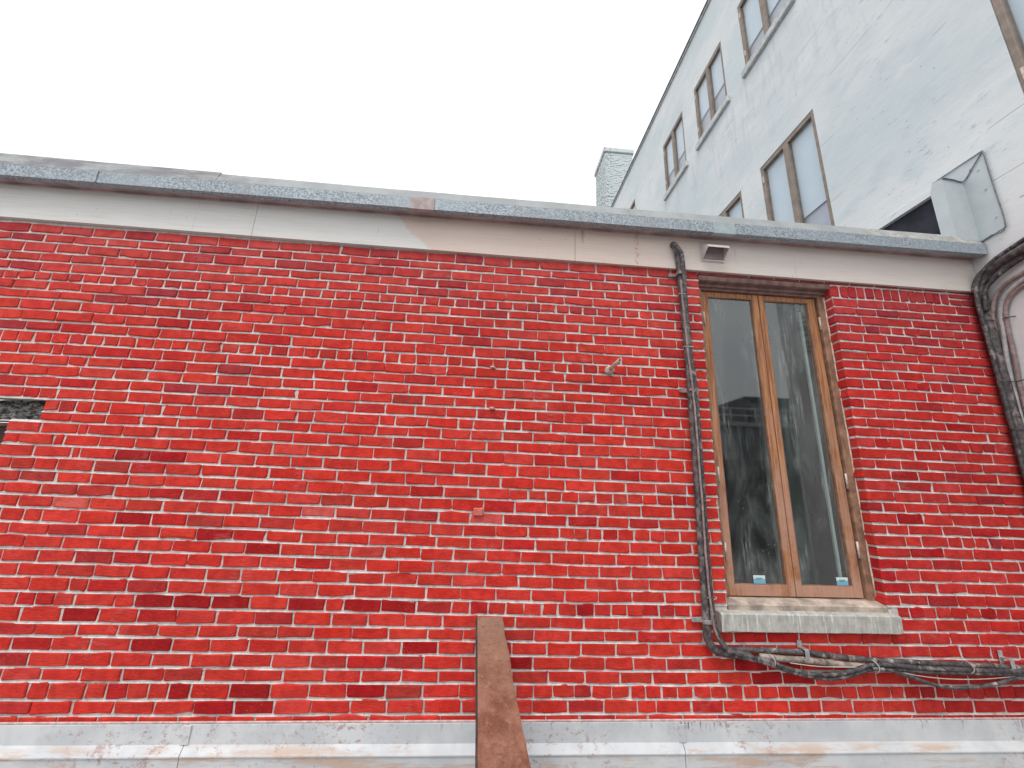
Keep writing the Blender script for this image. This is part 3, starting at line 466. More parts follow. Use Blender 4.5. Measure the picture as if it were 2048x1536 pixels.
bricks = []       # (verts, faces, tint, area)
def brick(x0, x1, zt, zb, k=None, depth=0.035, jx=0.0048, jz=0.0066, side=0, front=0.0, bev=0.0045, tint=None):
    """zt, zb: functions of X giving the bed joints above and below"""
    a, b = x0+jx, x1-jx
    if side == -1: a = x0
    if side == 1: b = x1
    d0 = front + max(-0.006, min(0.0012, random.gauss(-0.0006, 0.002) - 0.004*(random.random() < 0.05)))
    w = b-a; jit = lambda s=0.0022: random.gauss(0, s)
    cr = random.uniform(0.003, 0.008); sk = random.gauss(0, 0.0015)
    def P(u, v):   # v 0 bottom 1 top
        X = a+u*w
        lo, hi = zb(X)+jz, zt(X)-jz
        return [X, lo+(hi-lo)*v]
    e = cr/max(w, 0.05); f = cr/0.06
    ring = [P(e, 0), P(0.5+random.uniform(-.2, .2), 0), P(1-e, 0), P(1, f), P(1, 1-f), P(1-e, 1), P(0.5+random.uniform(-.2, .2), 1), P(e, 1), P(0, 1-f), P(0, f)]
    ring = [[x+jit()+(sk if z > 0 else 0), z+jit()] for x, z in ring]
    if random.random() < 0.16:      # a knocked corner
        i = random.choice([0, 2, 3, 4, 5, 7, 8, 9]); cxm = sum(p[0] for p in ring)/10; czm = sum(p[1] for p in ring)/10
        ring[i][0] += (0.012 if ring[i][0] < cxm else -0.012)*random.random(); ring[i][1] += (0.010 if ring[i][1] < czm else -0.010)*random.random()
    cxm = (a+b)/2; czm = sum(p[1] for p in ring)/10; hw = w/2; hh = max(p[1] for p in ring)-czm
    vs = []
    for x, z in ring:
        bx = bev*(2.6 if (side == -1 and x < cxm) or (side == 1 and x > cxm) else 1.0)
        vs.append((x + (bx if x < cxm else -bx)*min(1, abs(x-cxm)/hw*1.2), D+d0+max(-0.0012, min(0.0012, jit(0.0009))), z + (bev if z < czm else -bev)*min(1, abs(z-czm)/hh*1.2)))
    for x, z in ring:
        dd = bev*(2.6 if (side == -1 and x < cxm) or (side == 1 and x > cxm) else 1.0)
        vs.append((x, D+d0+dd, z))
    for x, z in ring: vs.append((x, D+depth, z))
    fs = [tuple(range(10))]
    for r_ in (0, 10):
        for i in range(10):
            fs.append((r_+i, r_+10+i, r_+10+(i+1) % 10, r_+(i+1) % 10))
    cx, cy = proj((cxm, D, czm))
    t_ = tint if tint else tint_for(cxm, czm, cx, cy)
    inb = -30 < cx < 2078 and -20 < cy < 1470
    pa = proj((a, D, czm)); pb = proj((b, D, czm)); pt = proj((cxm, D, czm+hh)); pbm = proj((cxm, D, czm-hh))
    area = abs(pb[0]-pa[0])*abs(pt[1]-pbm[1]) if inb else 0
    if cx < 20 or cx > 2030: area *= 0.5
    bricks.append([vs, fs, t_, area, cx, cy])

def Jf(k): return lambda X: J(k, X)
for rows in (ROWS_A, ROWS_B):
    for k, js in rows.items():
        js = list(js)
        if k in (20, 21) and rows is ROWS_A: js = [OPX] + [x for x in js if x > OPX+0.06]
        if k in (18, 19) and rows is ROWS_A: js = [LEX] + [x for x in js if x > LEX+0.06]
        if 22 <= k <= 32 and rows is ROWS_A: js = [OPX] + [x for x in js if x > OPX+0.06]
        i = 0
        while i < len(js)-1:
            if js[i+1]-js[i] > 0.262: js.insert(i+1, js[i]+(0.105 if rows is ROWS_B else (js[i+1]-js[i])/2))
            i += 1
        for i in range(len(js)-1):
            side = 0; dep = 0.035
            if rows is ROWS_A and k <= 32 and i == len(js)-2: side = 1; dep = 0.11
            if rows is ROWS_B and k <= 32 and i == 0: side = -1; dep = 0.105
            if rows is ROWS_A and k in (18, 19, 20, 21) + tuple(range(22, 33)) and i == 0: side = -1; dep = 0.11
            brick(js[i], js[i+1], Jf(k-1), Jf(k), k, dep, side=side)
# soldier course over the brickwork beside the window, and the cut course that shows below the fascia
x = OR; sol = 0
while x < 3.72:
    w = 0.0735+random.uniform(-0.003, 0.003)
    brick(x, x+w, lambda X: wz(1.687), Jf(2), 2, 0.105 if sol == 0 else 0.035, jx=0.0045, side=-1 if sol == 0 else 0); x += w; sol += 1
for a, b, z1, z2 in ((x, x+0.20, 1.687, 1.640), (x, x+0.105, 1.640, None), (x+0.105, 4.03, 1.640, None), (x+0.2, 4.03, 1.687, 1.640)):
    brick(a, b, (lambda X, z=z1: wz(z)), (lambda X, z=z2: wz(z)) if z2 else Jf(2), 2)
x = OL
while x < 4.0:
    x2 = min(x+0.2125, 4.03); brick(x, x2, lambda X: wz(1.745), lambda X: wz(1.690), 1, jz=0.004, tint=[0.30, 0.07, 0.065]); x = x2

KINDS = {'deep': [0.37, 0.007, 0.009], 'dull': [0.46, 0.036, 0.027], 'plum': [0.40, 0.034, 0.040], 'light': [0.62, 0.10, 0.08]}
for px, py, kd in DARKS:
    q = min(bricks, key=lambda w: abs(w[4]-px)/30+abs(w[5]-py)/9)
    q[2] = [u*random.uniform(0.9, 1.1) for u in KINDS[kd]]
bricks.sort(key=lambda b: -b[3])
def brick_mesh(name, lst, parent):
    V, Fc, T = [], [], []
    for vs, fs, t_, _, _, _ in lst:
        o = len(V); V += vs; Fc += [tuple(i+o for i in f) for f in fs]; T += [t_]*len(vs)
    me = bpy.data.meshes.new(name); me.from_pydata(V, [], Fc); me.update()
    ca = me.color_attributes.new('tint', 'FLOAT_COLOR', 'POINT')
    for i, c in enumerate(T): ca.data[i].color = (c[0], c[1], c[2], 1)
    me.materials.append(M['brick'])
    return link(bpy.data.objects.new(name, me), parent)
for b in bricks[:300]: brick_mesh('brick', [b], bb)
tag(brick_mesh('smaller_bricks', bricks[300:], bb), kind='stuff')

mor = 0.0072
holed_wall(D+mor, 'y', (XL, XR), (wz(-1.72), wz(2.0)), [(OL-0.006, wz(-0.80), OR+0.006, wz(1.70)), (XL+0.002, J(19, -3)-0.003, LEX+0.006, J(17, -3)-0.002), (XL+0.002, wz(-0.9), OPX+0.006, J(19, -3)-0.003)], 0.12, M['mortar'], 'mortar', bb)

# bed joints: the mortar slopes outward, tucked back under the brick above and nearly flush with the one below
def bed_strip(k, a, b_):
    bm = bmesh.new(); n = max(2, int((b_-a)/0.055)); prev = None
    for i in range(n+1):
        X = a+(b_-a)*i/n; z = J(k, X); r1 = mnoise.noise(Vector((X*9, k*2.3, 1.5))); r2 = mnoise.noise(Vector((X*14, k*4.1, 7.5)))
        cur = [bm.verts.new(p) for p in ((X, D+0.018, z+0.0098), (X, D+0.0130+0.002*r2, z+0.0040+0.0015*r1), (X, D+0.002+0.0018*r1, z-0.0072+0.0016*r2), (X, D+0.012, z-0.0095))]
        if prev:
            for q in range(3): bm.faces.new((prev[q], prev[q+1], cur[q+1], cur[q]))
        prev = cur
    o_ = bm_obj('bed_joint', bm, M['mortar'], bb)
    for p in o_.data.polygons:
        if p.normal.y > 0: p.flip()
for k in range(0, 42):
    seg = []
    lo = XL
    if k in (18,): lo = LEX
    elif 19 <= k <= 32: lo = OPX
    if k == 0: seg = [(XL, OL)]
    elif k == 1: seg = [(XL, OL)]
    elif k <= 32: seg = [(lo, OL-0.002), (OR+0.002, XR)]
    elif k == 33: seg = [(lo, 1.54), (2.77, XR)]
    else: seg = [(lo, XR)]
    for a, b_ in seg: bed_strip(k, a, b_)

# the stub of wall in the opening at the left edge of the picture: broken stone lintel over a brown frame
bm = bmesh.new()
NX, NZ = 60, 14; zl, zh = J(19, -2.9)+0.004, J(17, -2.9)-0.002
g = [[bm.verts.new((-4.69+(4.69+LEX+0.01)*i/NX, D+0.085-0.04*(mnoise.fractal(Vector((i*0.33, j*0.55, 2.2)), 1.0, 2.0, 4))*0.9 + 0.12*max(0, (j/NZ-0.66)), zl+(zh-zl)*j/NZ)) for i in range(NX+1)] for j in range(NZ+1)]
for j in range(NZ):
    for i in range(NX): bm.faces.new((g[j][i], g[j][i+1], g[j+1][i+1], g[j+1][i]))
bm_obj('broken_stone_lintel', bm, M['lintel'], bb)
lw = box('window', (-4.69, D+0.07, wz(-0.7)), (OPX+0.01, D+0.115, J(19, -3)-0.012), M['oldframe'], bb, 0.004)
box('lintel_ledge', (-4.69, D+0.004, J(19, -3)-0.006), (OPX, D+0.06, J(19, -3)+0.001), M['mortar'], bb)
box('frame_moulding', (-4.69, D+0.05, J(19, -3)-0.035), (OPX+0.012, D+0.069, J(19, -3)-0.015), M['headwood'], lw, 0.003)

# --- fascia boards
def zfb(X): return wz(1.7185-0.0035*X)
fx = [XL, at(512, 430, -0.025).x, at(1150, 480, -0.025).x, 4.027]
for i in range(3):
    a, b = fx[i]+(0.0015 if i else 0), fx[i+1]-0.0015
    bm = bmesh.new()
    prism(bm, [(a, zfb(a)), (b, zfb(b)), (b, wz(2.008)), (a, wz(2.008))], 'y', D-0.025, D+0.004)
    bm_obj('fascia_board', bm, M['fascia'], bb)
bm = bmesh.new(); add_box(bm, (XL, D-0.034, wz(1.990)), (4.026, D-0.0255, wz(2.0075)), 0.002)
bm_obj('fascia_trim', bm, M['soffit'], bb)
# --- soffit and coping
cy0 = D-0.142
bm = bmesh.new()
prism(bm, [(D-0.004, wz(2.0095)), (cy0+0.004, wz(1.990)), (cy0+0.004, wz(2.0)), (D-0.004, wz(2.02))], 'x', XL, 4.022)
bm_obj('soffit', bm, M['soffit'], bb)
sx = [XL] + [at(p, q, -0.14).x for p, q in ((197, 350), (845, 410), (1447, 460))] + [4.02]
def coping_profile(shift=0.0, top=0.0):
    return [(cy0-shift, wz(1.981)), (cy0-shift, wz(2.073)), (cy0+0.008-shift, wz(2.078)), (cy0+0.05, wz(2.078)), (cy0+0.05, wz(1.984)), (cy0+0.003, wz(1.984))]
for i in range(4):
    bm = bmesh.new(); a, b = sx[i]+0.0015, sx[i+1]-0.0015
    n = max(2, int((b-a)/0.22)); xs = [a+(b-a)*j/n for j in range(n+1)]; prev = None
    for X in xs:
        off = 0.0025*mnoise.noise(Vector((X*2.3, 4, 1)))
        cur = [bm.verts.new((X, y+off*(1 if q in (0, 1) else 0), z+off*0.8)) for q, (y, z) in enumerate(coping_profile())]
        if prev:
            for q in range(6): bm.faces.new((prev[q], cur[q], cur[(q+1) % 6], prev[(q+1) % 6]))
        else: bm.faces.new(cur)
        prev = cur
    bm.faces.new(prev[::-1]); bm_obj('coping_section', bm, M['galv'], bb)
for (p0, p1, q, mt) in ((820, 869, 411, 'cover'), (1427, 1470, 460, 'cover2')):
    a, b = at(p0, q, -0.144).x, at(p1, q, -0.144).x
    box('coping_cover', (a, cy0-0.006, wz(1.972)), (b, cy0+0.03, wz(2.076)), M[mt], bb, 0.002)
box('seam_lap', (sx[1]-0.16, cy0-0.004, wz(1.978)), (sx[1]-0.003, cy0+0.02, wz(2.0745)), M['galv'], bb, 0.0015)
lx = [XL, -2.03, at(1258, 420, -0.12).x, 4.026]
for i in range(3):
    a, b = lx[i]+0.001, lx[i+1]-0.001; bm = bmesh.new(); prev = None; n = max(2, int((b-a)/0.2))
    for j in range(n+1):
        X = a+(b-a)*j/n; up_ = 2.168+0.006*max(0, -X-1)+0.003*mnoise.noise(Vector((X*3, 8, 2)))+(0.012 if i == 0 else 0)
        cur = [bm.verts.new(p) for p in ((X, cy0+0.006, wz(2.0785)), (X, cy0+0.046, wz(up_)), (X, D+0.3, wz(up_-0.02)), (X, D+0.3, wz(2.08)))]
        if prev:
            for q in range(4): bm.faces.new((prev[q], cur[q], cur[(q+1) % 4], prev[(q+1) % 4]))
        else: bm.faces.new(cur)
        prev = cur
    bm.faces.new(prev[::-1]); bm_obj('coping_upstand', bm, M['lip'], bb)
box('roof', (XL, D+0.3, wz(1.95)), (4.026, D+9, wz(2.075)), M['roofing'], bb)
# --- base flashing: upright strip, sloped shelf, lower apron
bx = [XL, at(369, 1480, -0.03).x, at(1366, 1480, -0.03).x, 4.024]
for i in range(3):
    a, b = bx[i]+0.002, bx[i+1]-0.002
    bm = bmesh.new(); prev = None; n = max(2, int((b-a)/0.25))
    for j in range(n+1):
        X = a+(b-a)*j/n; o = 0.003*mnoise.noise(Vector((X*1.7, 2, 6))); t_ = 0.004*X*0.8
        cur = [bm.verts.new((X, D+y+o, wz(z))) for y, z in ((0.004, -1.303+t_), (-0.022, -1.308+t_), (-0.026, -1.402), (-0.055, -1.442), (-0.055, -1.448), (-0.049, -1.450), (-0.050, -1.70), (0.006, -1.70))]
        if prev:
            for q in range(8): bm.faces.new((prev[q], cur[q], cur[(q+1) % 8], prev[(q+1) % 8]))
        else: bm.faces.new(cur)
        prev = cur
    bm.faces.new(prev[::-1]); bm_obj('base_flashing', bm, M['flash'], bb)
    if i: box('flashing_seam', (a-0.022, D-0.0315, wz(-1.402)), (a+0.02, D-0.0225, wz(-1.312)), M['flash'], bb, 0.002)
tube('sealant_bead', [(XL+9*j*0.97/30, D-0.012, wz(-1.301+0.0032*(XL+9*j*0.97/30))) for j in range(31)], 0.006, M['sealant'], bb, 6, 1)

# --- timber window
y0 = D+0.10
win = None
bm = bmesh.new()
HT, HB = 1.625, -0.655
add_box(bm, (OL-0.03, y0-0.02, wz(HB)), (1.690, y0+0.07, wz(HT)), 0.004)
add_box(bm, (2.679, y0-0.02, wz(HB)), (OR+0.012, y0+0.07, wz(HT)), 0.004)
win = bm_obj('window', bm, M['jamb'], bb)
bm = bmesh.new()
prism(bm, [(D+0.012, wz(1.655)), (D+0.006, wz(1.672)), (D+0.006, wz(1.69)), (y0+0.06, wz(1.69)), (y0+0.06, wz(1.607)), (y0-0.022, wz(1.607)), (y0-0.022, wz(1.622)), (D+0.055, wz(1.625)), (D+0.055, wz(1.648)), (D+0.02, wz(1.650))], 'x', OL+0.003, OR-0.002)
bm_obj('head_moulding', bm, M['headwood'], win)
sash = ((1.692, 2.1785, 1.750, 2.124), (2.1845, 2.668, 2.229, 2.602))
for si, (a, b, ga, gb) in enumerate(sash):
    bm = bmesh.new(); yf, yb = y0, y0+0.045
    add_box(bm, (a, yf, wz(-0.643)), (ga, yb, wz(1.604)), 0.004); add_box(bm, (gb, yf, wz(-0.643)), (b, yb, wz(1.604)), 0.004)
    add_box(bm, (ga+0.0005, yf+0.0015, wz(-0.6425)), (gb-0.0005, yb-0.001, wz(-0.57)), 0.003); add_box(bm, (ga+0.0005, yf+0.0015, wz(1.562)), (gb-0.0005, yb-0.001, wz(1.6035)), 0.003)
    bm_obj('sash', bm, M['wood'], win)
    bm = bmesh.new()
    for lo, hi in (((ga, -0.57), (ga+0.003, 1.562)), ((gb-0.003, -0.57), (gb, 1.562)), ((ga+0.003, -0.57), (gb-0.003, -0.566)), ((ga+0.003, 1.558), (gb-0.003, 1.562))):
        add_box(bm, (lo[0], yf+0.003, wz(lo[1])), (hi[0], yf+0.02, wz(hi[1])))
    bm_obj('glazing_bead', bm, M['jamb'], win)
    mesh_obj('glass_pane', [(ga, yf+0.018, wz(-0.57)), (gb, yf+0.018, wz(-0.57)), (gb, yf+0.018, wz(1.562)), (ga, yf+0.018, wz(1.562))], [(0, 1, 2, 3)], M['glass'], win)
    px, py = ((1519, 1159), (1685, 1163))[si]; c = at(px, py, 0.115)
    box('sticker', (c.x-0.042, yf+0.0152, c.z-0.026), (c.x+0.042, yf+0.0172, c.z+0.026), M['sticker'], win)
    bm = bmesh.new(); add_box(bm, (c.x-0.024, yf+0.0146, c.z+0.006), (c.x+0.022, yf+0.01515, c.z+0.0105)); add_box(bm, (c.x-0.024, yf+0.0146, c.z-0.0015), (c.x+0.012, yf+0.01515, c.z+0.0015))
    bm_obj('sticker_print', bm, M['ink'], win)
box('gap_shade', (2.168, y0+0.0455, wz(-0.64)), (2.196, y0+0.052, wz(1.60)), M['dark'], win)  # dark strip behind the sash gap, standing in for its shade
for hx, zs in ((1.700, (1.36, 0.15, -0.36)), (2.672, (1.38, 0.14, -0.33))):
    for z in zs:
        tube('hinge', [(hx, y0-0.012, wz(z-0.055)), (hx, y0-0.012, wz(z+0.055))], 0.0075, M['hinge'], win, 8, 1)
bm = bmesh.new(); add_box(bm, (2.552, y0+0.045, wz(-0.57)), (2.572, y0+0.06, wz(1.50)))
bm_obj('pale_strip', bm, M['strip'], win)  # thin pale upright strip behind the right-hand glass
tube('caulk_bead', [(OR-0.001, y0-0.024, wz(HB+0.03+(HT-HB-0.05)*j/24)) for j in range(25)], 0.006, M['caulk'], win, 6, 1, wob=0.006)
# timber sub-sill and stone sill
bm = bmesh.new()
prism(bm, [(y0+0.06, wz(-0.648)), (y0-0.03, wz(-0.652)), (D+0.012, wz(-0.668)), (D+0.006, wz(-0.675)), (D+0.012, wz(-0.718)), (y0+0.06, wz(-0.718))], 'x', OL+0.004, OR+0.03)
bm_obj('timber_subsill', bm, M['subsill'], win)
bm = bmesh.new()
prism(bm, [(D+0.06, wz(-0.705)), (D+0.004, wz(-0.706)), (D-0.045, wz(-0.708)), (D-0.052, wz(-0.716)), (D-0.050, wz(-0.812)), (D-0.043, wz(-0.817)), (D+0.06, wz(-0.817))], 'x', 1.548, 2.758)
bmesh.ops.subdivide_edges(bm, edges=[e for e in bm.edges if abs(e.verts[0].co.x-e.verts[1].co.x) > 0.5], cuts=40)
for v in bm.verts:
    v.co += Vector((0, 0.003*mnoise.noise(v.co*14), 0.003*mnoise.noise(v.co*17+Vector((5, 5, 5)))))
    if v.co.x > 2.757: v.co.z += -0.004 if v.co.z > wz(-0.75) else 0.003
bm_obj('stone_sill', bm, M['stone'], win)
# room behind the glass
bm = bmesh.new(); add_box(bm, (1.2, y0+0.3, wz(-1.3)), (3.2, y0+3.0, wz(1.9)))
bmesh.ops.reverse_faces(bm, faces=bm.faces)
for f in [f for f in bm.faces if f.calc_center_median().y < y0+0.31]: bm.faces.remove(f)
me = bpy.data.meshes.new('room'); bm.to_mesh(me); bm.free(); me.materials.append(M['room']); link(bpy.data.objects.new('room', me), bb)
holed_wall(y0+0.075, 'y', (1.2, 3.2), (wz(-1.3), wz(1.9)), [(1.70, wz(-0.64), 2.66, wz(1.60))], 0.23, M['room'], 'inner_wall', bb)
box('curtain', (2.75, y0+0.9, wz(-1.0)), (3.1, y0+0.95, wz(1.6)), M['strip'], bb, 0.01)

# ================================================================== WHITE BUILDING
wb = empty('white_building'); tag(wb, 'tall pale painted building at right with rows of brown framed windows', 'building')
XW = 4.03; YB = 13.5; ZR = wz(9.5)
wins = [(3.868, wz(6.87), 4.875, wz(8.27)), (5.385, wz(6.87), 6.365, wz(8.24)), (6.86, wz(6.87), 7.84, wz(8.26)), (9.68, wz(6.87), 10.66, wz(8.27)),
        (3.86, wz(2.95), 4.877, wz(4.90)), (5.345, wz(2.95), 6.33, wz(4.90)), (6.83, wz(2.95), 7.81, wz(4.90)), (9.68, wz(2.95), 10.66, wz(4.9)), (1.15, wz(2.95), 2.155, wz(4.90)), (1.15, wz(6.87), 2.155, wz(8.27)), (2.45, wz(6.87), 3.45, wz(8.27))]
louv = (2.80, wz(2.13), 3.75, wz(2.76))
holed_wall(XW, 'x', (0.8, YB), (0, ZR), wins[:10] + [louv], 0.16, M['white'], 'wall', wb)
bm = bmesh.new()
for q in (((XW, YB, 0), (XW+9, YB, 0), (XW+9, YB, ZR), (XW, YB, ZR)), ((XW, 0.8, 0), (XW+9, 0.8, 0), (XW+9, 0.8, ZR), (XW, 0.8, ZR)), ((XW+9, 0.8, 0), (XW+9, YB, 0), (XW+9, YB, ZR), (XW+9, 0.8, ZR))):
    bm.faces.new([bm.verts.new(p) for p in q])
bm_obj('rear_walls', bm, M['white'], wb)
box('roof', (XW+0.02, 0.82, ZR-0.3), (XW+8.98, YB-0.02, ZR-0.15), M['roofing'], wb)
box('parapet_cap', (XW-0.05, 0.75, ZR+0.002), (XW+0.3, YB+0.05, ZR+0.05), M['cap'], wb, 0.006)
box('parapet_drip', (XW-0.035, 0.75, ZR-0.03), (XW-0.003, YB+0.04, ZR), M['wsill'], wb)
for wi, (u0, v0, u1, v1) in enumerate(wins[:10]):
    up_row = v0 > wz(5); fw = 0.052; xf = XW+0.004
    bm = bmesh.new()
    add_box(bm, (xf, u0+0.002, v0+0.002), (xf+0.07, u0+fw, v1-0.002), 0.004); add_box(bm, (xf, u1-fw, v0+0.002), (xf+0.07, u1-0.002, v1-0.002), 0.004)
    add_box(bm, (xf+0.002, u0+fw, v1-0.07), (xf+0.068, u1-fw, v1-0.004), 0.003); add_box(bm, (xf+0.002, u0+fw, v0+0.004), (xf+0.068, u1-fw, v0+0.07), 0.003)
    um = (u0+u1)/2; add_box(bm, (xf-0.006, um-0.042, v0+0.07), (xf+0.06, um+0.042, v1-0.07), 0.004)
    w_ = bm_obj('window', bm, M['taupe'], wb)
    for a, b in ((u0+fw, um-0.042), (um+0.042, u1-fw)):
        mesh_obj('pane', [(xf+0.03, a, v0+0.07), (xf+0.03, b, v0+0.07), (xf+0.03, b, v1-0.07), (xf+0.03, a, v1-0.07)], [(3, 2, 1, 0)], M['pane'], w_)
    zb_ = v0 + (0.42, 0.55, 0.50, 0.5, 1.02-0.55, 0.5, 0.5, 0.5, 0.6, 0.5)[wi]*(1.0 if up_row else 1.0)
    if wi == 4: zb_ = wz(3.62)
    if wi == 5: zb_ = wz(3.4)
    box('blind', (xf+0.075, u0+0.03, zb_), (xf+0.08, u1-0.03, v1-0.01), M['blind'], w_)
    mesh_obj('net_curtain', [(xf+0.10, u0+0.02, v0), (xf+0.10, u1-0.02, v0), (xf+0.10, u1-0.02, v1), (xf+0.10, u0+0.02, v1)], [(0, 1, 2, 3)], M['net'], w_)
    if up_row:
        bm = bmesh.new(); add_box(bm, (XW-0.055, u0-0.07, v0-0.135), (XW+0.034, u1+0.06, v0-0.002), 0.012); bm_obj('sill', bm, M['wsill'], w_)
    for hz_ in (v0+0.25, v1-0.3): box('hinge', (xf-0.012, u1-0.05, hz_), (xf-0.001, u1-0.03, hz_+0.11), M['hinge'], w_)
# dark screened opening by the duct
mesh_obj('dark_screen', [(XW+0.025, louv[0], louv[1]), (XW+0.025, louv[2], louv[1]), (XW+0.025, louv[2], louv[3]), (XW+0.025, louv[0], louv[3])], [(0, 1, 2, 3)], M['mesh'], wb)
box('opening_trim', (XW-0.014, 2.83, wz(2.762)), (XW-0.001, 3.80, wz(2.835)), M['white'], wb, 0.002)
# chimney beyond the roof
ch = empty('chimney', (4.75, 13.8, wz(9.4)))
tag(ch, 'whitewashed brick chimney with flaking paint behind the pale building', 'chimney')
ch.location = (0, 0, 0)
cyf = 13.0; cx0, cx1 = 0.328*cyf, 0.328*cyf+1.13
bm = bmesh.new(); hrow = 0.078; zb0 = wz(9.3); zt0 = wz(13.18)
random.seed(5)
nrow = int((zt0-zb0)/hrow)
add_box(bm, (cx0+0.012, cyf+0.012, zb0), (cx1-0.012, cyf+1.33-0.012, zt0))
cb = bm_obj('stack', bm, M['mortar'], ch)
cb.data.materials.clear(); cb.data.materials.append(M['chimney'])
bm = bmesh.new()
for r_ in range(nrow):
    z = zb0+r_*hrow
    for face in (0, 1):
        L = (cx1-cx0) if face == 0 else 1.33; x = -0.11 if r_ % 2 else 0.0
        while x < L:
            a, b = max(x, 0)+0.005, min(x+0.215, L)-0.005; x += 0.22
            if b-a < 0.03: continue
            o = random.uniform(-0.006, 0.006) - (0.008 if random.random() < 0.12 else 0)
            if face == 0: add_box(bm, (cx0+a, cyf-0.002+o, z+0.005), (cx0+b, cyf+0.02, z+hrow-0.006))
            else: add_box(bm, (cx0-0.002+o, cyf+a, z+0.005), (cx0+0.02, cyf+b, z+hrow-0.006))
tag(bm_obj('chimney_bricks', bm, M['chimney'], ch), kind='stuff')
box('chimney_cap', (cx0-0.05, cyf-0.05, zt0), (cx1+0.05, cyf+1.38, zt0+0.2), M['chimney'], ch, 0.02)

# ================================================================== OBJECTS
# sheet metal duct cover on the white wall
dc = empty('duct_cover'); tag(dc, 'folded grey sheet metal duct cover on the pale wall above the coping', 'duct cover')
def sheet(name, pts, mat, parent, th=(0.003, 0, 0)):
    n = len(pts); t_ = Vector(th); V = [Vector(p) for p in pts]; V2 = [v+t_ for v in V]
    return mesh_obj(name, V+V2, [tuple(range(n)), tuple(range(2*n-1, n-1, -1))] + [(i, n+i, n+(i+1) % n, (i+1) % n) for i in range(n)], mat, parent)
xo = 3.842
p_ap = (XW-0.012, 2.458, wz(2.855)); 
sheet('wall_flange', [(XW-0.012, 2.458, wz(2.855)), (XW-0.012, 2.462, wz(2.137)), (XW-0.012, 2.63, wz(2.11)), (XW-0.012, 2.63, wz(2.69)), (XW-0.012, 2.80, wz(2.86))], M['duct'], dc, (0.008, 0, 0))
sheet('front_panel', [(xo, 2.648, wz(2.145)), (XW-0.004, 2.63, wz(2.115)), (XW-0.004, 2.63, wz(2.688)), (xo, 2.648, wz(2.725))], M['duct'], dc, (0, 0.004, 0))
sheet('side_panel', [(xo-0.001, 2.652, wz(2.145)), (xo-0.001, 2.652, wz(2.724)), (xo-0.001, 2.72, wz(2.745)), (xo-0.001, 2.752, wz(2.66)), (xo-0.001, 2.752, wz(2.16))], M['duct'], dc, (0.004, 0, 0))
sheet('top_panel', [(xo, 2.645, wz(2.727)), (XW-0.003, 2.627, wz(2.70)), (XW-0.003, 2.74, wz(2.80)), (xo, 2.722, wz(2.748))], M['duct'], dc, (0, 0, 0.004))
bm = bmesh.new()
for y_, z_ in ((2.52, 2.72), (2.51, 2.52), (2.50, 2.25), (2.57, 2.77)):
    bmesh.ops.create_cone(bm, cap_ends=True, segments=8, radius1=0.008, radius2=0.006, depth=0.006, matrix=Matrix.Translation((XW-0.015, y_, wz(z_))) @ Matrix.Rotation(math.pi/2, 4, 'Y'))
bm_obj('screw', bm, M['clip'], dc)

for pts in ([(XW-0.018, 2.458, 2.857), (XW-0.018, 2.64, 2.86), (XW-0.018, 2.80, 2.862)], [(XW-0.018, 2.456, 2.857), (XW-0.018, 2.457, 2.5), (XW-0.018, 2.46, 2.135), (XW-0.018, 2.55, 2.12), (XW-0.018, 2.625, 2.108)], [(XW-0.019, 2.46, 2.853), (XW-0.021, 2.54, 2.77), (XW-0.024, 2.622, 2.695), (3.93, 2.63, 2.712), (xo, 2.64, 2.732)]):
    tube('shade_line', [(p[0], p[1], wz(p[2])) for p in pts], 0.0045, M['edge_shade'], dc, 6, 4)  # dark tubes standing in for the thin shade along the sheet edges

# exhaust vent hood on the fascia
vh = empty('vent_hood'); tag(vh, 'small pale exhaust hood fixed to the fascia above the timber window', 'vent')
yv = D-0.026
box('back_plate', (1.642, yv-0.004, wz(1.790)), (1.842, yv, wz(1.965)), M['hood'], vh, 0.001)
a, b, zt, zb_, yo = 1.655, 1.828, 1.952, 1.80, D-0.125
sheet('hood_top', [(a, yv-0.003, wz(zt)), (b, yv-0.003, wz(zt)), (b, yo, wz(zt-0.075)), (a, yo, wz(zt-0.075))], M['hood'], vh, (0, 0, 0.004))
for xx in (a, b-0.003): sheet('hood_side', [(xx, yv-0.0035, wz(zt-0.001)), (xx, yo+0.001, wz(zt-0.076)), (xx, yo+0.004, wz(zt-0.09)), (xx, yv-0.0035, wz(zb_))], M['hood'], vh, (0.003, 0, 0))
sheet('hood_lip', [(a, yo-0.0005, wz(zt-0.074)), (b, yo-0.0005, wz(zt-0.074)), (b, yo-0.0005, wz(zt-0.088)), (a, yo-0.0005, wz(zt-0.088))], M['hood'], vh, (0, 0.002, 0))
sheet('flap', [(a+0.004, yv-0.012, wz(zb_+0.012)), (b-0.004, yv-0.012, wz(zb_+0.012)), (b-0.004, yv-0.03, wz(zt-0.02)), (a+0.004, yv-0.03, wz(zt-0.02))], M['flap'], vh, (0, 0.003, 0))
box('drip_edge', (a, yv-0.012, wz(zb_-0.004)), (b, yv-0.0045, wz(zb_+0.008)), M['hood'], vh)

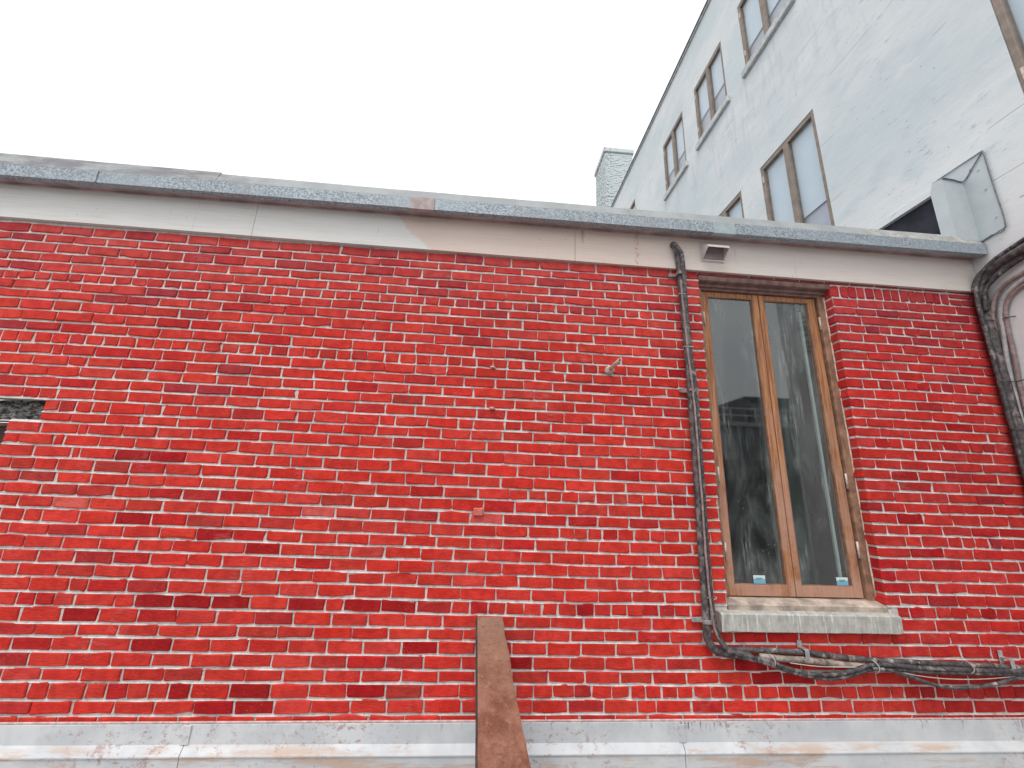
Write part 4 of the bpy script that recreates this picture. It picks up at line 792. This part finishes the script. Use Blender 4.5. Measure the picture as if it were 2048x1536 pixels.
# pipe stub poking out of the brickwork
ps = empty('pipe_stub'); tag(ps, 'short open pinkish pipe sticking out of the brick wall', 'pipe')
bc = Vector((0.897, D, wz(0.868)))
bm = bmesh.new(); seg = 12
prof = [(0.0, 0.016), (-0.215, 0.014), (-0.215, 0.0095), (-0.10, 0.0095)]
rings = []
for dy, r_ in prof: rings.append([bm.verts.new(bc+Vector((r_*math.cos(2*math.pi*k/seg), dy, r_*math.sin(2*math.pi*k/seg)))) for k in range(seg)])
for p, q in zip(rings, rings[1:]):
    for k in range(seg): bm.faces.new((p[k], p[(k+1) % seg], q[(k+1) % seg], q[k]))
bm.faces.new(rings[-1])
bm_obj('pipe', bm, M['stub'], ps, True)
bm = bmesh.new(); bmesh.ops.create_uvsphere(bm, u_segments=14, v_segments=8, radius=0.034)
for v in bm.verts:
    n_ = 1+0.35*mnoise.noise(v.co*60); v.co = Vector((v.co.x*n_*1.1, v.co.y*0.45, v.co.z*n_)) + bc + Vector((-0.004, -0.004, -0.008*n_))
bm_obj('mortar_collar', bm, M['stub'], ps, True)

# plank leaning against the wall
top = Vector((0.026, D-0.012, wz(-0.752))); slope = 0.845
N = 26; bm = bmesh.new(); prev = None
for i in range(N+1):
    s = (1.72-0.752)*i/N; z = wz(-0.752)-s; y = D-0.045-slope*s*0.98; s2 = s/0.52
    wdt = 0.146+0.10*min(s2, 1.9); lft = 0.026+0.034*min(s2, 1.9)
    ra = 0.009*mnoise.noise(Vector((0.3, s*14, 3)))+0.004*mnoise.noise(Vector((0.3, s*45, 3))); la = 0.002*mnoise.noise(Vector((5, s*9, 3)))
    nv = Vector((0, slope, -1)).normalized(); out = Vector((0, -1, slope)).normalized()  # outward normal faces camera/up
    q = []
    for u in (0.0, 0.06, 0.5, 0.94, 1.0):
        b_ = 0.0035 if u in (0.0, 1.0) else 0.0
        q.append(bm.verts.new(Vector((lft+la+(wdt+ra-la)*u, y, z)) - out*b_ + out*0.002*mnoise.noise(Vector((u*3, s*8, 1)))))
    for u in (1.0, 0.0): q.append(bm.verts.new(Vector((lft+la+(wdt+ra-la)*u+(-0.011 if u == 0 else 0), y, z)) - out*0.034))
    if prev:
        for k in range(7):
            f_ = bm.faces.new((prev[k], q[k], q[(k+1) % 7], prev[(k+1) % 7])); f_.material_index = 1 if k in (4, 5, 6) else 0
    else: bm.faces.new(q)
    prev = q
bm.faces.new(prev[::-1])
pk = bm_obj('wooden_plank', bm, M['plank']); pk.data.materials.append(M['plankedge'])  # sides and back of the plank in a near-black brown
tag(pk, 'rough rusty brown plank leaning against the brick wall', 'plank')

# odd fixings left in the brickwork
c = at(957, 1023, -0.012); bm = bmesh.new(); add_box(bm, (c.x-0.033, D-0.022, c.z-0.028), (c.x+0.033, D+0.002, c.z+0.022), 0.006)
for v in bm.verts: v.co += Vector((0.004*mnoise.noise(v.co*50), 0, 0.005*mnoise.noise(v.co*60)))
tag(bm_obj('fixing_block', bm, M['redblock']), 'small pale red block stuck on the bricks left of the plank top', 'fixing')
for px, py, nm_, lb in ((985, 817, 'anchor_bolt', 'tiny rusty anchor poking from the bricks below the dark header course'), (986, 735, 'mortar_lump', 'small pinkish mortar lump on the header course left of the pipe stub')):
    c = at(px, py, 0); bm = bmesh.new(); bmesh.ops.create_uvsphere(bm, u_segments=10, v_segments=6, radius=0.013)
    for v in bm.verts: v.co = Vector((v.co.x*1.7, v.co.y*0.9, v.co.z*0.7))*(1+0.5*mnoise.noise(v.co*90)) + c + Vector((0, -0.006, 0))
    tag(bm_obj(nm_, bm, M['stub'], None, True), lb, 'fixing')

# ---- conduit and cables beside and below the window
cd = empty('conduit'); tag(cd, 'black conduit running down the bricks at the left of the timber window', 'conduit')
VP = [at(1347, 492, -0.03) + Vector((0, 0.03, 0.0)), at(1347, 489, -0.045), at(1352, 497, -0.06), at(1357, 520, -0.05), at(1361, 560, -0.04), at(1370, 650, -0.04), at(1378, 740, -0.04), at(1386, 850, -0.04), at(1394, 960, -0.04), at(1402, 1080, -0.04), at(1410, 1200, -0.045), at(1414, 1262, -0.05), at(1424, 1294, -0.05), at(1450, 1306, -0.05), at(1500, 1311, -0.05)]
tube('pipe', VP, 0.0235, M['blackpipe'], cd, 12, 8)
for i_, (px, py) in enumerate(((1361, 549), (1385, 781), (1414, 1242))):
    c = at(px, py, -0.04); bm = bmesh.new()
    add_box(bm, (c.x-0.085, D-0.022, c.z-0.014), (c.x+(0.06 if i_ < 2 else 0.0), D-0.006, c.z+0.014), 0.003)
    add_box(bm, (c.x-0.032, D-0.075, c.z-0.012), (c.x+0.03, D-0.064, c.z+0.012), 0.003)
    add_box(bm, (c.x-0.034, D-0.066, c.z-0.011), (c.x-0.025, D-0.021, c.z+0.011), 0.002)
    add_box(bm, (c.x+0.023, D-0.066, c.z-0.011), (c.x+0.031, D-0.021, c.z+0.011), 0.002)
    bm_obj('pipe_clamp', bm, M['clip'] if i_ == 2 else M['pinkcable'], cd)
cc = empty('corrugated_cable'); tag(cc, 'thin corrugated grey hose strapped to the black conduit by the window', 'cable')
CP = [at(1352, 492, -0.075), at(1362, 505, -0.085), at(1366, 530, -0.075), at(1371, 600, -0.065), at(1380, 700, -0.062), at(1392, 790, -0.062), at(1400, 900, -0.062), at(1408, 1020, -0.062), at(1416, 1130, -0.062), at(1424, 1215, -0.065), at(1432, 1262, -0.075), at(1455, 1298, -0.085), at(1500, 1316, -0.08)]
def corr(i, r): return r*(1.0+0.10*(i % 2))
tube('hose', CP, 0.0155, M['lashed'], cc, 10, 22, corr)
for q in ((1366, 590), (1377, 695), (1395, 760), (1409, 1000), (1421, 1195)):
    c = at(q[0], q[1], -0.05); bm = bmesh.new()
    sp = [c+Vector((0.036*math.cos(t_*math.pi/8), 0.030*math.sin(t_*math.pi/8), 0.004*math.sin(t_*0.9))) for t_ in range(17)]
    add_tube(bm, sp, 0.0028, 6); bm_obj('cable_tie', bm, M['tie'], cc, True)
for dx, mt, r_, nm, lb in ((5.5, 'pinkcable', 0.0075, 'cable', 'dusty pink cable running in front of the black conduit by the window'), (10.5, 'cable', 0.0065, 'cable', 'thin black cable tucked along the right side of the window conduit')):
    P_ = [at(1358+dx*0.6, 560, -0.07), at(1371+dx*0.6, 690, -0.072), at(1383+dx*0.7, 790, -0.078), at(1391+dx, 900, -0.078), at(1400+dx, 1020, -0.078), at(1408+dx, 1130, -0.08), at(1418+dx, 1220, -0.082), at(1428+dx, 1270, -0.088), at(1455+dx, 1303, -0.09), at(1500+dx, 1318, -0.085)]
    tag(tube(nm, P_, r_, M[mt], None, 8, 8, wob=0.004), lb, 'cable')
hp = empty('conduit'); tag(hp, 'upper black conduit running along the bricks below the stone sill', 'conduit')
tube('pipe', [at(1455, 1299, -0.03), at(1520, 1300, -0.03), at(1600, 1304, -0.03), at(1660, 1311, -0.035), at(1720, 1318, -0.04), at(1790, 1323, -0.04), at(1870, 1327, -0.04), at(1960, 1331, -0.04), at(2048, 1336, -0.04), at(2130, 1340, -0.04)], 0.0165, M['lashed'], hp, 10, 8, wob=0.003)
for px, py in ((1606, 1304), (2012, 1324)):
    c = at(px, py, -0.03); bm = bmesh.new()
    add_box(bm, (c.x-0.016, D-0.012, c.z-0.02), (c.x+0.014, D-0.006, c.z+0.06), 0.002)
    add_box(bm, (c.x-0.014, D-0.062, c.z+0.018), (c.x+0.016, D-0.010, c.z+0.026), 0.002)
    add_box(bm, (c.x-0.012, D-0.068, c.z-0.03), (c.x+0.014, D-0.060, c.z+0.027), 0.002)
    bm_obj('wall_clip', bm, M['clip'], hp)
tag(tube('conduit', [at(1520, 1313, -0.045), at(1560, 1317, -0.045), at(1610, 1320, -0.045), at(1670, 1327, -0.045), at(1730, 1333, -0.045), at(1800, 1337, -0.05), at(1900, 1340, -0.05), at(2048, 1346, -0.05), at(2130, 1350, -0.05)], 0.018, M['beigepipe'], None, 10, 8, wob=0.002), 'beige pipe peeling between the black cables below the stone sill', 'pipe')
for off, r_, mt, lb in ((0, 0.0135, 'cable', 'thick black cable sagging in a wave just below the stone sill'), (8, 0.011, 'cable', 'lower black cable of the sagging pair below the stone sill')):
    P_ = [at(1470, 1308+off*0.5, -0.085), at(1530, 1321+off*0.6, -0.085), at(1575, 1337+off*0.6, -0.085), at(1620, 1348+off*0.6, -0.08), at(1660, 1350+off, -0.075), at(1705, 1342+off, -0.07), at(1745, 1330+off, -0.07), at(1790, 1331+off, -0.07), at(1850, 1337+off*0.9, -0.07), at(1930, 1340+off*0.8, -0.07), at(2048, 1344+off*0.6, -0.07), at(2130, 1347+off*0.6, -0.07)]
    tag(tube('cable', P_, r_, M[mt], None, 9, 8), lb, 'cable')
tag(tube('cable', [at(1745, 1338, -0.085), at(1775, 1340, -0.085), at(1810, 1350, -0.08), at(1850, 1364, -0.07), at(1890, 1374, -0.065), at(1940, 1375, -0.065), at(1990, 1368, -0.07), at(2040, 1356, -0.075), at(2120, 1348, -0.07)], 0.0105, M['lashed'], None, 9, 8), 'slack dark cable hanging lowest in a loop near the right edge', 'cable')
tag(tube('wire', [at(1580, 1326, -0.06), at(1640, 1333, -0.06), at(1720, 1335, -0.065), at(1780, 1341, -0.08), at(1840, 1352, -0.075), at(1900, 1358, -0.07), at(1970, 1358, -0.07), at(2040, 1352, -0.07), at(2120, 1346, -0.07)], 0.0028, M['wire'], None, 6, 8), 'thin pale wire drooping between the cables below the stone sill', 'wire')
for px, py, lb in ((1542, 1321, 'pale cable tie around the cables below the sill, near the conduit bend'), (1748, 1333, 'pale cable tie around the cables below the right end of the sill'), (1935, 1334, 'pale cable tie around the pipes near the right edge')):
    c = at(px, py, -0.065)
    sp = [c+Vector((0.004*math.sin(t_), 0.034*math.cos(t_*math.pi/8), 0.034*math.sin(t_*math.pi/8))) for t_ in range(17)]
    tag(tube('cable_tie', sp, 0.0028, M['tie'], None, 6, 1), lb, 'cable tie')

# ---- cables in the corner by the white wall
def cw(lst, x): return [onw(p, q, x) for p, q in lst]
near = lambda x, y, z: Vector((x, y, wz(z)))
cor = [
 ('conduit', 'thick black conduit dropping down the corner between brick and pale wall', 'conduit', 0.036, 'blackpipe', [near(3.985, 1.2, 2.12), near(3.985, 1.9, 1.99), near(3.985, 2.35, 1.90), near(3.985, 2.58, 1.845), near(3.985, 2.675, 1.76), near(3.985, 2.70, 1.60), near(3.985, 2.705, 1.2), near(3.985, 2.705, 0.5), near(3.985, 2.705, -0.4), near(3.985, 2.705, -1.25)]),
 ('cable', 'black cable on the brick side of the corner conduit', 'cable', 0.016, 'cable', [near(3.97, 1.2, 2.19), near(3.97, 1.9, 2.04), near(3.965, 2.35, 1.945), near(3.96, 2.56, 1.88), near(3.94, 2.66, 1.78), near(3.925, 2.69, 1.62), near(3.935, 2.70, 1.2), near(3.94, 2.705, 0.5), near(3.94, 2.705, -0.4), near(3.94, 2.705, -1.25)]),
 ('cable', 'topmost black cable sweeping over the corner onto the pale wall', 'cable', 0.014, 'cable', [near(4.01, 1.2, 2.27), near(4.01, 1.9, 2.08), near(4.01, 2.3, 1.965), near(4.01, 2.52, 1.905), near(3.99, 2.62, 1.87), near(3.955, 2.68, 1.80), near(3.95, 2.72, 1.70)]),
 ('cable', 'dark cable looping from the corner conduit across the pale wall', 'cable', 0.015, 'cable', [near(4.0, 1.2, 2.02), near(4.0, 1.8, 1.935), near(4.0, 2.2, 1.87), near(3.99, 2.45, 1.81), near(3.98, 2.60, 1.74), near(3.955, 2.655, 1.66), near(3.945, 2.67, 1.50)]),
 ('cable', 'brown grey cable bending down the pale wall nearest the corner conduit', 'cable', 0.016, 'pinkcable', [near(4.0, 1.2, 1.93), near(4.0, 1.9, 1.80), near(4.0, 2.25, 1.74), near(4.0, 2.43, 1.713), near(4.0, 2.554, 1.675), near(4.0, 2.635, 1.60), near(4.0, 2.668, 1.50), near(4.0, 2.685, 1.35), near(4.0, 2.695, 1.15), near(4.0, 2.70, 0.8), near(4.0, 2.70, -0.3), near(4.0, 2.70, -1.25)]),
 ('cable', 'pale grey cable snaking down the pale wall between two pink cables', 'cable', 0.016, 'greycable', [near(4.005, 1.2, 1.88), near(4.005, 1.9, 1.76), near(4.005, 2.2, 1.71), near(4.005, 2.40, 1.675), near(4.005, 2.52, 1.63), near(4.005, 2.597, 1.56), near(4.005, 2.632, 1.45), near(4.005, 2.645, 1.30), near(4.005, 2.662, 1.15), near(4.005, 2.676, 0.94), near(4.005, 2.682, 0.7), near(4.005, 2.685, 0.3), near(4.005, 2.685, -1.25)]),
 ('cable', 'pink grey cable bowing furthest from the corner on the pale wall', 'cable', 0.015, 'pinkcable', [near(4.01, 1.2, 1.81), near(4.01, 1.85, 1.70), near(4.01, 2.2, 1.655), near(4.01, 2.42, 1.63), near(4.01, 2.53, 1.59), near(4.01, 2.588, 1.51), near(4.01, 2.615, 1.38), near(4.01, 2.622, 1.17), near(4.01, 2.635, 0.97), near(4.01, 2.645, 0.75), near(4.01, 2.65, 0.3), near(4.01, 2.65, -1.25)]),
]
for nm, lb, ct, r_, mt, pts in cor:
    tag(tube(nm, pts, r_, M[mt], None, 10, 8, wob=0.004), lb, ct)
for z, lb in ((1.42, 'thin dark strap around the corner cables, highest of three'), (0.92, 'thin dark strap around the corner cables, middle of three'), (0.55, 'thin dark strap around the corner cables, lowest of three')):
    pts = [near(3.925, 2.70, z+0.01), near(3.935, 2.665, z+0.005), near(3.985, 2.655, z), near(4.0, 2.60, z), near(3.985, 2.60, z-0.002), near(4.02, 2.56, z-0.004)]
    tag(tube('strap', pts, 0.004, M['cable'], None, 6, 4), lb, 'strap')

# ================================================================== what the window panes mirror, behind the camera
ob = empty('neighbour_building'); tag(ob, 'grey building with a railed flat roof, mirrored in the timber window', 'building')
box('wall', (3, -14, 0), (19, -8.5, wz(2.55)), M['grey'], ob)
box('roof_edge', (2.9, -14.1, wz(2.552)), (19.1, -8.4, wz(2.7)), M['wsill'], ob)
box('stair_tower', (10.6, -13, wz(2.702)), (13.2, -9.6, wz(4.0)), M['dkglass'], ob)
bm = bmesh.new()
for i in range(16): add_box(bm, (3.2+i*1.0, -8.56, wz(2.702)), (3.24+i*1.0, -8.52, wz(3.25)))
for z in (2.95, 3.22): add_box(bm, (3.1, -8.565, wz(z)), (19.0, -8.515, wz(z+0.045)))
bm_obj('railing', bm, M['rail'], ob)
for i in range(7): box('window', (3.8+i*2.1, -8.495, wz(-0.6)), (5.2+i*2.1, -8.47, wz(1.3)), M['dkglass'], ob)
